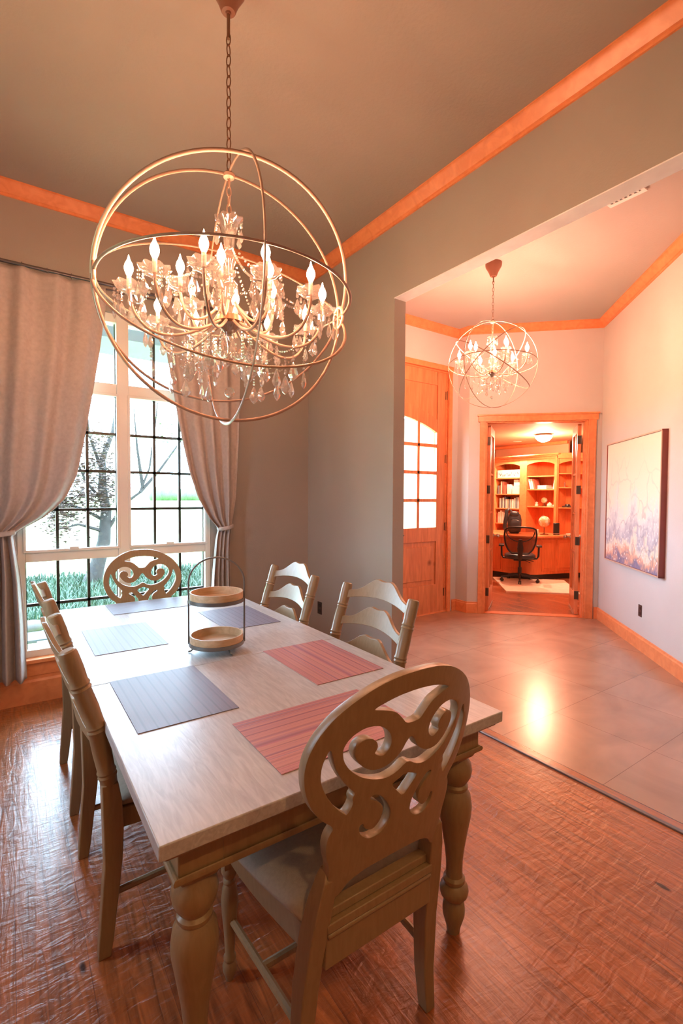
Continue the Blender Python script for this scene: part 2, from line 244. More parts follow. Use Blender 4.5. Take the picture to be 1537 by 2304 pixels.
# ------------------------------------------------------------------ helpers
ROOT = {}
def thing(name, label, cat, loc=(0, 0, 0), rz=0, group=None, scale=1.0):
    o = bpy.data.objects.new(name, None); COL.objects.link(o); o.location = loc; o.rotation_euler = (0, 0, rz); o.empty_display_size = 0.05
    o['label'] = label; o['category'] = cat
    if group: o['group'] = group
    ROOT[o.name] = (Matrix.Translation(loc) @ Matrix.Rotation(rz, 4, 'Z')).inverted()
    return o
class MB:
    def __init__(s): s.v = []; s.f = []; s.M = Matrix.Identity(4)
    def add(s, vs, fs):
        b = len(s.v); s.v += [s.M @ Vector(p) for p in vs]; s.f += [tuple(i+b for i in f) for f in fs]; return s
    def box(s, a, b):
        (x0, y0, z0), (x1, y1, z1) = a, b
        x0, x1 = sorted((x0, x1)); y0, y1 = sorted((y0, y1)); z0, z1 = sorted((z0, z1))
        return s.add([(x0, y0, z0), (x1, y0, z0), (x1, y1, z0), (x0, y1, z0), (x0, y0, z1), (x1, y0, z1), (x1, y1, z1), (x0, y1, z1)],
                     [(0, 3, 2, 1), (4, 5, 6, 7), (0, 1, 5, 4), (1, 2, 6, 5), (2, 3, 7, 6), (3, 0, 4, 7)])
    def prism(s, poly, z0, z1):
        n = len(poly)
        ar = sum(poly[i][0]*poly[(i+1) % n][1]-poly[(i+1) % n][0]*poly[i][1] for i in range(n))
        if ar < 0: poly = poly[::-1]
        return s.add([(x, y, z0) for x, y in poly]+[(x, y, z1) for x, y in poly],
                     [tuple(range(n-1, -1, -1)), tuple(range(n, 2*n))]+[(i, (i+1) % n, (i+1) % n+n, i+n) for i in range(n)])
    def tube(s, pts, r, n=8, closed=False, caps=True, phase=0.0, flat=None, up=None):
        pts = [Vector(p) for p in pts]; m = len(pts); rr = r if isinstance(r, (list, tuple)) else [r]*m
        T = []
        for i in range(m):
            if closed: t = pts[(i+1) % m]-pts[i-1]
            else: t = pts[min(i+1, m-1)]-pts[max(i-1, 0)]
            T.append(t.normalized() if t.length > 1e-9 else Vector((0, 0, 1)))
        u = Vector(up) if up else (Vector((0, 0, 1)) if abs(T[0].z) < 0.9 else Vector((1, 0, 0)))
        u = (u-T[0]*u.dot(T[0])).normalized(); vs = []
        for i in range(m):
            u = (u-T[i]*u.dot(T[i]));
            u = u.normalized() if u.length > 1e-6 else Vector((1, 0, 0))
            w_ = T[i].cross(u)
            for k in range(n):
                a = 2*PI*k/n+phase
                a1, a2 = rr[i], rr[i]*(flat if flat else 1)
                vs.append(pts[i]+u*math.cos(a)*a1+w_*math.sin(a)*a2)
        fs = []
        for i in range(m if closed else m-1):
            j = (i+1) % m
            for k in range(n): fs.append((i*n+k, i*n+(k+1) % n, j*n+(k+1) % n, j*n+k))
        if caps and not closed: fs.append(tuple(range(n-1, -1, -1))); fs.append(tuple((m-1)*n+k for k in range(n)))
        return s.add(vs, fs)
    def lathe(s, prof, n=20, c=(0, 0, 0), star=0.0, petals=8, zstar=0.0):
        vs = []; fs = []; m = len(prof)
        for (r, z) in prof:
            for k in range(n):
                a = 2*PI*k/n; q = 1+star*math.cos(petals*a)*(r > 0.4*max(p[0] for p in prof))
                vs.append((c[0]+r*q*math.cos(a), c[1]+r*q*math.sin(a), c[2]+z+zstar*math.cos(petals*a)*(r > 0.8*max(p[0] for p in prof))))
        for i in range(m-1):
            for k in range(n): fs.append((i*n+k, i*n+(k+1) % n, (i+1)*n+(k+1) % n, (i+1)*n+k))
        if prof[0][0] > 1e-5: fs.append(tuple(range(n-1, -1, -1)))
        if prof[-1][0] > 1e-5: fs.append(tuple((m-1)*n+k for k in range(n)))
        return s.add(vs, fs)
    def ball(s, c, r, nu=10, nv=6, sc=(1, 1, 1)):
        prof = [(max(1e-4, math.sin(PI*i/nv))*r if 0 < i < nv else 1e-5, -math.cos(PI*i/nv)*r) for i in range(nv+1)]
        old = s.M; s.M = old @ Matrix.Translation(c) @ Matrix.Diagonal((*sc, 1)); s.lathe(prof, nu); s.M = old; return s
    def grid(s, fn, nu, nv, thick=0.0):
        vs = [fn(i/nu, j/nv) for j in range(nv+1) for i in range(nu+1)]
        fs = [(j*(nu+1)+i, j*(nu+1)+i+1, (j+1)*(nu+1)+i+1, (j+1)*(nu+1)+i) for j in range(nv) for i in range(nu)]
        return s.add(vs, fs)
    def build(s, name, mat, parent=None, world=True, smooth=30, bevel=0, seg=2, solid=0, data=None):
        root = parent
        while root is not None and root.parent is not None: root = root.parent
        if world and root is not None and root.name in ROOT: K = ROOT[root.name]; vs = [K @ p for p in s.v]
        else: vs = s.v
        me = bpy.data.meshes.new(name); me.from_pydata([tuple(p) for p in vs], [], s.f); me.update()
        bm = bmesh.new(); bm.from_mesh(me); bmesh.ops.remove_doubles(bm, verts=bm.verts, dist=1e-6); bmesh.ops.recalc_face_normals(bm, faces=bm.faces); bm.to_mesh(me); bm.free()
        me.materials.append(M[mat] if isinstance(mat, str) else mat)
        if smooth:
            me.polygons.foreach_set('use_smooth', [True]*len(me.polygons)); me.set_sharp_from_angle(angle=math.radians(smooth))
        o = bpy.data.objects.new(name, me); COL.objects.link(o)
        if parent is not None: o.parent = parent
        if solid: md = o.modifiers.new('thick', 'SOLIDIFY'); md.thickness = solid; md.offset = 0
        if bevel: md = o.modifiers.new('bevel', 'BEVEL'); md.width = bevel; md.segments = seg; md.limit_method = 'ANGLE'; md.angle_limit = math.radians(40)
        return o
def struct(o): o['kind'] = 'structure'; return o
def tag(o, label, cat, group=None, kind=None):
    o['label'] = label; o['category'] = cat
    if group: o['group'] = group
    if kind: o['kind'] = kind
    return o
def dup(src, loc, rz, label, group=None):
    def rec(o, p):
        c = o.copy(); COL.objects.link(c); c.parent = p
        for ch in o.children: rec(ch, c)
        return c
    kids = list(src.children)
    r = src.copy(); COL.objects.link(r); r.location = loc; r.rotation_euler = (0, 0, rz); r['label'] = label
    if group: r['group'] = group
    for ch in kids: rec(ch, r)
    return r
# ------------------------------------------------------------------ the shell
WZ = 3.54
mb = MB(); mb.box((-0.9, -3.0, -0.12), (2.40, 4.0, 0)); struct(mb.build('floor', 'dfloor', smooth=0))
mb = MB(); mb.prism([(2.46, -3.0), (3.63, -3.0), (3.63, 0.79), (5.82, 2.98), (4.74, 4.06), (4.74, 4.25), (2.46, 4.25)], -0.12, 0); struct(mb.build('floor_foyer', 'ffloor', smooth=0))
mb = MB(); mb.prism([(5.82, 2.98), (9.4, 2.98), (9.4, 6.7), (4.85, 6.7), (4.85, 4.06), (4.78, 4.02)], -0.12, 0); struct(mb.build('floor_office', 'ofloor', smooth=0))
mb = MB(); mb.box((2.395, -3.0, -0.1), (2.417, 4.0, 0.009)); struct(mb.build('trim_floor_transition', 'strip', bevel=0.003))
mb = MB(); mb.box((2.417, -3.0, -0.1), (2.475, 4.0, 0.004)); struct(mb.build('trim_floor_threshold', 'ofloor', bevel=0.002))
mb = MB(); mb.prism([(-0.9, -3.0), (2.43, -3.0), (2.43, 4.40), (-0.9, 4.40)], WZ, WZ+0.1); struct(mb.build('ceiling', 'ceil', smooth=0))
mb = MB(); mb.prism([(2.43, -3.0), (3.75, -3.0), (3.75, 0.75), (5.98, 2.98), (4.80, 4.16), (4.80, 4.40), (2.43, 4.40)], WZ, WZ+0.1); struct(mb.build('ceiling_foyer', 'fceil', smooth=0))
mb = MB(); mb.prism([(5.87, 3.01), (9.4, 2.98), (9.4, 6.7), (4.85, 6.7), (4.85, 4.1), (4.79, 4.09)], 2.50, 2.6); struct(mb.build('ceiling_office', 'offwall', smooth=0))
WX0, WX1, WZ0, WZ1 = 0.055, 1.425, 0.31, 2.83
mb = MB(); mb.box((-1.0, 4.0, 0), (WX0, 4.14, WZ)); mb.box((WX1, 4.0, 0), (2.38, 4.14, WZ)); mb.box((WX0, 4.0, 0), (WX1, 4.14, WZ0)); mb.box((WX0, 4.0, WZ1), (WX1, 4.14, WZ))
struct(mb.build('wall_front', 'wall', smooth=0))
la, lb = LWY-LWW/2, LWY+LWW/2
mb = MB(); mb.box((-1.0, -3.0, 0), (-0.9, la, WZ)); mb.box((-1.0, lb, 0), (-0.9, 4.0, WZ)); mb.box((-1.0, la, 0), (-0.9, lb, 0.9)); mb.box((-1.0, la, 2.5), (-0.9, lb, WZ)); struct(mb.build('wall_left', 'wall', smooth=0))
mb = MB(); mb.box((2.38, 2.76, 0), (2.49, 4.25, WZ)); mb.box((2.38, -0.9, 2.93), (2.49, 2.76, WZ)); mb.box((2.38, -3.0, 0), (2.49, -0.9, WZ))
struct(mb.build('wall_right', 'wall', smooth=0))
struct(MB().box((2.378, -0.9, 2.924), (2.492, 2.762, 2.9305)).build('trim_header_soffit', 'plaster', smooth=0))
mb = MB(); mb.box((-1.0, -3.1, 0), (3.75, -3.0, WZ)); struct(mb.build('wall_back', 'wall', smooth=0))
DX0, DX1, DZ1 = 2.70, 4.60, 3.06
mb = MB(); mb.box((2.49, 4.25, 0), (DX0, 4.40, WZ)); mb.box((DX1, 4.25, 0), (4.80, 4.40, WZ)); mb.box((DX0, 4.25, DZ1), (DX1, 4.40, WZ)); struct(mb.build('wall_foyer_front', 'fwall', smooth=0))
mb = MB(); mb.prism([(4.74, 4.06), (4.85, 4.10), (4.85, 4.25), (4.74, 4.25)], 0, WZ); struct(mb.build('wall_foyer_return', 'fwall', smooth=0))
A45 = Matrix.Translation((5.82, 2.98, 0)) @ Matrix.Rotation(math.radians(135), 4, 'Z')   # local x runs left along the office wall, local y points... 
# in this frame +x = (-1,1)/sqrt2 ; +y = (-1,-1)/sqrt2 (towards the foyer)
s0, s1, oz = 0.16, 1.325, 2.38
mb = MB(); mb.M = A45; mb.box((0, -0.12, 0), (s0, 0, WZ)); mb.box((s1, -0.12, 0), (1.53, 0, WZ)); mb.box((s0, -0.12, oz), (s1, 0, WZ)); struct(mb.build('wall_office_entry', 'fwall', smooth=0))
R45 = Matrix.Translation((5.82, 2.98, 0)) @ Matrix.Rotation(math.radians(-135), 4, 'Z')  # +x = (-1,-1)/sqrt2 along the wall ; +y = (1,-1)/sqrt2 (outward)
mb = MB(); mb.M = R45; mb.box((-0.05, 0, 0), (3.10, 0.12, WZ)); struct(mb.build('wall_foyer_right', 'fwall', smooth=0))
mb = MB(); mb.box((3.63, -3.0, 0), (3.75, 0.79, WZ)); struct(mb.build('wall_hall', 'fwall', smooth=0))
mb = MB(); mb.box((9.35, 2.98, 0), (9.45, 6.7, 2.5)); struct(mb.build('wall_office_back', 'offwall', smooth=0))
mb = MB(); mb.box((4.85, 6.62, 0), (9.35, 6.72, 2.5)); struct(mb.build('wall_office_left', 'offwall', smooth=0))
mb = MB(); mb.box((5.95, 2.88, 0), (9.35, 2.98, 2.5)); struct(mb.build('wall_office_right', 'offwall', smooth=0))
mb = MB(); mb.box((4.75, 4.26, 0), (4.85, 6.7, 2.5)); struct(mb.build('wall_office_near', 'offwall', smooth=0))
# crown moulding: profile (distance from wall, z)
CR = [(0, 3.455), (0.012, 3.455), (0.014, 3.468), (0.024, 3.472), (0.048, 3.50), (0.066, 3.522), (0.078, 3.528), (0.078, 3.54), (0, 3.54)]
BASE = [(0, 0), (0.018, 0), (0.018, 0.115), (0.010, 0.125), (0.010, 0.138), (0, 0.14)]
def runner(path, prof, name, mat, closed=False):
    """sweep prof along an xy path, the room being on the left of the direction of travel; mitred"""
    mb = MB(); n = len(path); P = [Vector((*p, 0)) for p in path]; vs = []; m = len(prof)
    for i in range(n):
        d0 = (P[i]-P[i-1]).normalized() if i > 0 else None; d1 = (P[i+1]-P[i]).normalized() if i < n-1 else None
        if d0 is None: d0 = d1
        if d1 is None: d1 = d0
        n0 = Vector((-d0.y, d0.x, 0)); n1 = Vector((-d1.y, d1.x, 0)); b = (n0+n1); b = b/b.dot(n0)
        for (o, z) in prof: vs.append(P[i]+b*o+Vector((0, 0, z)))
    fs = []
    for i in range(n-1):
        for k in range(m): fs.append((i*m+k, i*m+(k+1) % m, (i+1)*m+(k+1) % m, (i+1)*m+k))
    fs.append(tuple(range(m))); fs.append(tuple((n-1)*m+k for k in range(m-1, -1, -1)))
    mb.add(vs, fs); return struct(mb.build(name, mat, smooth=25))
runner([(2.38, -3.0), (2.38, 4.0), (-0.9, 4.0), (-0.9, -3.0)], CR, 'trim_crown_dining', 'trim')
runner([(3.63, -3.0), (3.63, 0.79), (5.82, 2.98), (4.74, 4.06), (4.74, 4.25), (2.49, 4.25), (2.49, -3.0)], CR, 'trim_crown_foyer', 'trim')
runner([(3.63, -3.0), (3.63, 0.79), (5.82, 2.98), (5.785, 3.015)], BASE, 'baseboard_right', 'trim')
runner([(4.84, 3.96), (4.74, 4.06), (4.74, 4.25), (4.66, 4.25)], BASE, 'baseboard_corner', 'trim')
runner([(2.64, 4.25), (2.49, 4.25), (2.49, 2.76), (2.38, 2.76), (2.38, 4.0), (1.46, 4.0)], BASE, 'baseboard_front', 'trim')
BIG = [(0, 0), (0.028, 0), (0.028, 0.15), (0.018, 0.165), (0.018, 0.19), (0, 0.2)]
runner([(1.46, 4.0), (-0.9, 4.0), (-0.9, -3.0)], BIG, 'baseboard_left', 'trim')
mb = MB(); mb.box((WX0-0.03, 3.945, 0.285), (WX1+0.03, 4.04, 0.312)); mb.box((WX0, 3.975, 0.19), (WX1, 4.0, 0.285)); struct(mb.build('trim_window_sill', 'trim', bevel=0.004))
# ------------------------------------------------------------------ dining window
ymid = 4.08
wf = MB().box((WX0, 4.02, WZ0), (WX0+0.045, 4.12, WZ1)).box((WX1-0.045, 4.02, WZ0), (WX1, 4.12, WZ1)).box((0.70, 4.012, WZ0), (0.785, 4.12, WZ1))
for (xa, xb) in ((WX0+0.045, 0.70), (0.785, WX1-0.045)):
    for (za, zb) in ((WZ0, WZ0+0.05), (0.985, 1.065), (2.215, 2.305), (2.765, WZ1)): wf.box((xa+0.0003, 4.024, za), (xb-0.0003, 4.118, zb))
win = struct(wf.build('window_1', 'winframe', bevel=0.003))
cols = ((WX0+0.045, 0.70), (0.785, WX1-0.045)); rows = ((WZ0+0.05, 0.985, 2), (1.065, 2.215, 4), (2.305, 2.765, 1))
for (xa, xb) in cols:
    for (za, zb, nr) in rows:
        MB().box((xa, ymid, za), (xb, ymid+0.006, zb)).build('window_pane', 'glass', win, smooth=0)
        mb = MB()
        for k in (1, 2): x = xa+(xb-xa)*k/3; mb.box((x-0.010, ymid-0.012, za), (x+0.010, ymid+0.016, zb))
        for k in range(1, nr): z = za+(zb-za)*k/nr; mb.box((xa, ymid-0.012, z-0.010), (xb, ymid+0.016, z+0.010))
        mb.box((xa-0.002, ymid-0.012, za-0.002), (xa+0.006, ymid+0.016, zb)).box((xb-0.006, ymid-0.012, za), (xb+0.002, ymid+0.016, zb))
        mb.build('muntin_grid', 'muntin', win, smooth=0)
# sash lips (inner frames) of the two opening sashes
for (xa, xb) in cols:
    mb = MB(); za, zb = 1.065, 2.215
    mb.box((xa-0.012, 4.005, za-0.012), (xb+0.012, 4.03, za+0.006)).box((xa-0.012, 4.005, zb-0.006), (xb+0.012, 4.03, zb+0.012)).box((xa-0.012, 4.005, za), (xa+0.006, 4.03, zb)).box((xb-0.006, 4.005, za), (xb+0.012, 4.03, zb))
    mb.build('sash_frame', 'winframe', win, bevel=0.002)
    MB().box(((xa+xb)/2-0.03, 3.99, 1.062), ((xa+xb)/2+0.03, 4.01, 1.085)).build('sash_latch', 'winframe', win, bevel=0.003)
w2 = struct(MB().box((-0.99, la, 0.9), (-0.93, lb, 0.96)).box((-0.99, la, 2.44), (-0.93, lb, 2.5)).box((-0.99, la, 0.96), (-0.93, la+0.06, 2.44)).box((-0.99, lb-0.06, 0.96), (-0.93, lb, 2.44)).box((-0.985, la+0.06, 1.68), (-0.935, lb-0.06, 1.73)).build('window_2', 'winframe', bevel=0.003))  # out of view, added to let bluish daylight in from the left
MB().box((-0.965, la+0.06, 0.96), (-0.96, lb-0.06, 2.44)).build('window_pane', 'glass', w2, smooth=0)
# ------------------------------------------------------------------ arched glazed front doors
def interp(tab, z):
    for (a, xa), (b, xb) in zip(tab, tab[1:]):
        if a <= z <= b: return xa+(xb-xa)*(z-a)/(b-a)
    return tab[0][1] if z < tab[0][0] else tab[-1][1]
def archz(d, top, drop, W): return top-drop*(d/W)**2   # d = distance from the meeting stile
dr = struct(MB().box((DX1, 4.22, 0), (DX1+0.012, 4.40, 3.07)).box((DX0-0.0, 4.22, 0), (DX0+0.02, 4.40, 3.07)).box((DX1-0.04, 4.222, 0), (DX1+0.015, 4.25, 3.06)).box((DX0-0.06, 4.222, 0), (DX0+0.01, 4.25, 3.06)).box((DX0-0.08, 4.218, 3.01), (DX1+0.03, 4.25, 3.075)).box((DX0+0.02, 4.26, 2.995), (DX1, 4.39, 3.07)).box((DX0+0.02, 4.252, -0.01), (DX1, 4.41, 0.014)).box((4.549, 4.262, 0), (DX1, 4.395, 3.0)).box((DX0+0.02, 4.262, 0), (2.741, 4.395, 3.0)).build('door_1', 'trim', bevel=0.003))
for side in (1, -1):
    cx = 3.645
    X = lambda d: cx+side*d        # d: 0 at the meeting edge, .905 at hinge
    g0, g1, zb = 0.145, 0.755, 1.075
    mb = MB(); y0, y1 = 4.275, 4.325
    mb.box((X(0.004), y0, 0.012), (X(g0), y1, 3.0)); mb.box((X(g1), y0, 0.012), (X(0.905), y1, 3.0)); mb.box((X(g0), y0, 0.012), (X(g1), y1, 0.36)); mb.box((X(g0), y0, 0.90), (X(g1), y1, zb)); mb.box((X(g0), y0, 2.83), (X(g1), y1, 3.0))
    n = 14
    # rail under the arched top panel and panel itself
    low = [(g0+(g1-g0)*k/n) for k in range(n+1)]
    gz = [archz(d, 2.42, 0.17, 0.755) for d in low]; pz = [z+0.16 for z in gz]
    vs = []; fs = []
    for d, a, b in zip(low, gz, pz): vs += [(X(d), y0, a), (X(d), y0, b), (X(d), y1, a), (X(d), y1, b)]
    for k in range(n):
        i = 4*k; fs += [(i, i+4, i+5, i+1), (i+2, i+3, i+7, i+6), (i, i+2, i+6, i+4), (i+1, i+5, i+7, i+3)]
    mb.add(vs, fs); lf = mb.build('door_leaf', 'door', dr, smooth=20, bevel=0.003)
    mb = MB(); vs = []; fs = []
    for d, a in zip(low, pz): vs += [(X(d), y0+0.014, a-0.01), (X(d), y0+0.014, 2.84), (X(d), y1-0.014, a-0.01), (X(d), y1-0.014, 2.84)]
    for k in range(n):
        i = 4*k; fs += [(i, i+4, i+5, i+1), (i+2, i+3, i+7, i+6)]
    mb.add(vs, fs); mb.build('arched_panel', 'door', lf, smooth=0)
    mb = MB(); mb.box((X(g0-0.01), y0+0.016, 0.35), (X(g1+0.01), y1-0.016, 0.91)); mb.box((X(g0+0.05), y0+0.004, 0.42), (X(g1-0.05), y1-0.004, 0.84)); mb.build('lower_panel', 'door', lf, bevel=0.006)
    mb = MB(); vs = []; fs = []
    for d, a in zip(low, gz): vs += [(X(d), 4.30, zb), (X(d), 4.30, a+0.004)]
    for k in range(n): i = 2*k; fs.append((i, i+2, i+3, i+1))
    mb.add(vs, fs); mb.build('door_glass', 'glass', lf, smooth=0)
    mb = MB(); xm = (g0+g1)/2; mb.box((X(xm-0.02), y0+0.004, zb), (X(xm+0.02), y1-0.004, archz(xm, 2.42, 0.17, 0.755)+0.01))
    for z in (1.41, 1.75, 2.085): mb.box((X(g0), y0+0.004, z-0.02), (X(g1), y1-0.004, z+0.02))
    mb.build('muntin_grid', 'door', lf, bevel=0.003)
    mb = MB()
    for z in (0.25, 1.08, 1.93, 2.72): mb.tube([(X(0.915), 4.268, z-0.055), (X(0.915), 4.268, z+0.055)], 0.008, 8); 
    for z in (0.25, 1.08, 1.93, 2.72): mb.box((X(0.893), 4.270, z-0.05), (X(0.915), 4.2745, z+0.05))
    mb.build('hinge_set', 'hinge', lf)
    mb = MB(); mb.tube([(X(0.07), 4.275, 1.0), (X(0.07), 4.22, 1.0)], 0.009, 8); mb.tube([(X(0.07), 4.222, 1.0), (X(0.17), 4.222, 1.0)], 0.009, 8); mb.box((X(0.05), 4.268, 0.9), (X(0.09), 4.275, 1.12)); mb.build('door_handle', 'hinge', lf)
# ------------------------------------------------------------------ office opening with two french doors
ca = MB(); ca.M = A45
ca.box((s0-0.095, 0, 0), (s0-0.005, 0.022, oz+0.005)); ca.box((s1+0.005, 0, 0), (s1+0.075, 0.022, oz+0.005)); ca.box((s0-0.115, 0, oz), (s1+0.095, 0.026, oz+0.075)); ca.box((s0-0.125, 0, oz+0.07), (s1+0.105, 0.036, oz+0.09))
ca.box((s0-0.02, 0.022, 0), (s0-0.005, 0.028, oz)); ca.box((s1+0.005, 0.022, 0), (s1+0.02, 0.028, oz)); ca.box((s0-0.09, 0.022, 0), (s0-0.075, 0.027, oz))
ca.box((s0-0.006, -0.12, 0), (s0+0.012, 0.006, oz)); ca.box((s1-0.012, -0.12, 0), (s1+0.006, 0.006, oz)); ca.box((s0, -0.12, oz-0.014), (s1, 0.006, oz+0.004))
ca.box((s0+0.01, -0.05, 0), (s0+0.022, -0.02, oz-0.01)); ca.box((s1-0.022, -0.05, 0), (s1-0.01, -0.02, oz-0.01))
cas = struct(ca.build('door_2', 'trim', bevel=0.002))
th = MB(); th.M = A45; th.box((s0, -0.13, 0), (s1, 0.0, 0.006)); struct(th.build('trim_threshold', 'cab', bevel=0.002))
def french(hx, hy, ang, name, flip):
    F = Matrix.Translation((hx, hy, 0)) @ Matrix.Rotation(math.radians(ang), 4, 'Z'); L = 0.575; t = 0.042
    y0, y1 = (0, t) if flip > 0 else (-t, 0)
    mb = MB(); mb.M = F; zt = 2.355
    mb.box((0, y0, 0.012), (0.085, y1, zt)); mb.box((L-0.085, y0, 0.012), (L, y1, zt)); mb.box((0.085, y0, 0.012), (L-0.085, y1, 0.26)); mb.box((0.085, y0, zt-0.11), (L-0.085, y1, zt))
    lf = mb.build(name, 'door', cas, bevel=0.003)
    mb = MB(); mb.M = F; ys = (y0+y1)/2
    for k in range(1, 4): z = 0.26+(zt-0.11-0.26)*k/4; mb.box((0.085, ys-0.013, z-0.012), (L-0.085, ys+0.013, z+0.012))
    mb.box((L/2-0.011, ys-0.013, 0.26), (L/2+0.011, ys+0.013, zt-0.11)); mb.build('muntin_grid', 'door', lf)
    mb = MB(); mb.M = F; mb.box((0.085, ys-0.003, 0.26), (L-0.085, ys+0.003, zt-0.11)); mb.build('door_glass', 'glass', lf, smooth=0)
    mb = MB(); mb.M = F
    for sgn in (-1, 1):
        yb = y1 if sgn > 0 else y0
        mb.tube([(L-0.045, yb, 0.93), (L-0.045, yb+sgn*0.012, 0.93)], 0.028, 14); mb.tube([(L-0.045, yb, 0.93), (L-0.045, yb+sgn*0.05, 0.93)], 0.010, 10); mb.ball((L-0.045, yb+sgn*0.065, 0.93), 0.026, 12, 8)
    mb.build('door_knob', 'metal', lf)
    mb = MB(); mb.M = F; mb.box((0.01, y0-0.004, 0.0), (L, y1+0.004, 0.03)); mb.build('door_sweep', 'metal', lf)
    mb = MB(); mb.M = F
    for z in (0.25, 0.92, 1.55, 2.16): mb.box((-0.012, y0-0.002, z-0.05), (0.001, y1+0.002, z+0.05)); mb.tube([(-0.008, y0 if flip > 0 else y1, z-0.052), (-0.008, y0 if flip > 0 else y1, z+0.052)], 0.007, 8)
    mb.build('hinge_set', 'hinge', lf)
    return lf
pR = A45 @ Vector((s0+0.03, -0.125, 0)); pL = A45 @ Vector((s1-0.03, -0.125, 0))
french(pR.x, pR.y, 35.5, 'door_leaf', 1); french(pL.x, pL.y, 33, 'door_leaf', -1)
# ------------------------------------------------------------------ wall plates and vent
def outlet(Mx, label):
    t = thing('wall_outlet', label, 'outlet', Mx.to_translation(), 0, None)
    mb = MB(); mb.M = Mx; mb.box((-0.035, -0.006, -0.057), (0.035, 0, 0.057)); p = mb.build('cover_plate', 'plate', t, bevel=0.002)
    for z in (-0.025, 0.025):
        mb = MB(); mb.M = Mx; mb.box((-0.016, -0.009, z-0.014), (0.016, -0.0055, z+0.014)); mb.build('socket', 'black', t, bevel=0.002)
outlet(R45 @ Matrix.Translation((1.178, 0, 0.375)) @ Matrix.Identity(4), 'dark brown outlet plate low on the bluish wall under the framed painting')
outlet(Matrix.Translation((2.38, 3.778, 0.42)) @ Matrix.Rotation(PI/2*-1, 4, 'Z') @ Matrix.Identity(4), 'dark brown outlet plate in the corner behind the far ladder-back chair')
t = thing('ceiling_vent', 'white slatted air vent in the foyer ceiling beside the dining opening', 'vent', (3.51, 1.69, 3.54))
MB().box((3.40, 1.565, 3.528), (3.58, 1.59, 3.54)).box((3.40, 1.785, 3.528), (3.58, 1.81, 3.54)).box((3.40, 1.59, 3.528), (3.43, 1.785, 3.54)).box((3.545, 1.59, 3.528), (3.58, 1.785, 3.54)).build('vent_frame', 'white', t)
MB().box((3.43, 1.59, 3.536), (3.545, 1.785, 3.54)).build('vent_backing', 'black', t)
mb = MB()
for k in range(6): y = 1.603+0.031*k; mb.box((3.43, y, 3.530), (3.545, y+0.014, 3.534))
mb.build('vent_slats', 'white', t)
# ------------------------------------------------------------------ curtains
rod_t = thing('curtain_rod', 'pewter double curtain rod above the dining window', 'curtain rod', (0.72, 3.9, 2.99))
MB().tube([(-0.42, 3.90, 2.99), (1.84, 3.90, 2.99)], 0.011, 12).tube([(-0.42, 3.93, 2.965), (1.84, 3.93, 2.965)], 0.006, 10).build('pole', 'rod', rod_t)
for x in (-0.44, 1.86): MB().ball((x, 3.90, 2.99), 0.024, 14, 8).build('finial', 'rod', rod_t)
for x in (-0.36, 0.74, 1.78): MB().tube([(x, 3.99, 2.99), (x, 3.90, 2.978)], 0.006, 8).tube([(x, 3.999, 2.99), (x, 3.985, 2.99)], 0.022, 12).build('bracket', 'rod', rod_t)
def curtain(name, label, xl, xr, nf, seed, zbot, tie):
    t = thing(name, label, 'curtain', (0.5*(xl[-1][1]+xr[-1][1]), 3.88, zbot), 0, 'tied-back window curtains')
    rnd = random.Random(seed); ph = [rnd.uniform(0, 6.28) for _ in range(4)]
    def fn(u, v):
        z = 2.965+(zbot-2.965)*v
        a, b = interp(xl, z), interp(xr, z); wd = abs(b-a)
        zz = z+ (0.0)
        uu = u+0.012*math.sin(7*u+ph[0])
        amp = 0.036*min(1, 0.45+0.9*(0.55/max(wd, 0.12))*0.5)
        g = math.exp(-((z-1.2)/0.10)**2)
        amp = amp*(1-0.25*g)+0.02*max(0, min(1, (1.2-z)/0.6))
        fold = math.cos(2*PI*nf*uu+ph[1]+0.8*math.sin(3*u+1.5*v))+0.22*math.cos(2*PI*nf*1.7*uu+ph[2]+2*v)
        y = 3.885+amp*fold*0.9-0.03*(1-v) * 0
        # cloth sags outward between rod and tie
        y -= 0.045*math.sin(PI*min(1, v/0.62))*(1-abs(2*u-1)**2)
        # sag of the gathered swag
        return (a+(b-a)*u, min(y, 3.93), z)
    mb = MB(); mb.grid(fn, 150, 90); c = mb.build('curtain_panel', 'curtain', t, smooth=180, solid=0.003)
    # pinch pleat heading
    a, b = interp(xl, 2.96), interp(xr, 2.96)
    for k in range(6):
        x = a+(b-a)*(k+0.5)/6
        MB().tube([(x, 3.90+0.015*math.cos(q), 2.988+0.019*math.sin(q)) for q in [2*PI*j/14 for j in range(14)]], 0.002, 6, closed=True).build('curtain_ring', 'rod', t)
    (x0, x1), zt = tie
    mb = MB(); pts = [((x0+x1)/2+(x1-x0)/2*math.cos(q)*1.03, 3.875+0.062*math.sin(q), zt+0.012*math.cos(q*1.0)) for q in [2*PI*j/32 for j in range(32)]]
    mb.tube(pts, 0.016, 8, closed=True, flat=0.35, up=(0, 0, 1)); mb.build('tie_band', 'curtain', t)
    return t
ZL = [(0.10, 0.098), (0.30, 0.093), (0.6, 0.088), (0.9, 0.07), (1.10, 0.045), (1.19, 0.035), (1.205, 0.045), (1.24, 0.10), (1.305, 0.209), (1.37, 0.28), (1.441, 0.343), (1.60, 0.414), (1.82, 0.458), (2.136, 0.512), (2.46, 0.565), (2.81, 0.612), (2.97, 0.614)]
LL = [(0.1, -0.24), (0.6, -0.22), (1.0, -0.16), (1.2, -0.14), (1.3, -0.17), (1.6, -0.24), (3.0, -0.26)]
curtain('curtain', 'grey linen curtain on the left side of the window, tied back low', LL, ZL, 4.5, 3, 0.20, ((-0.15, 0.04), 1.20))
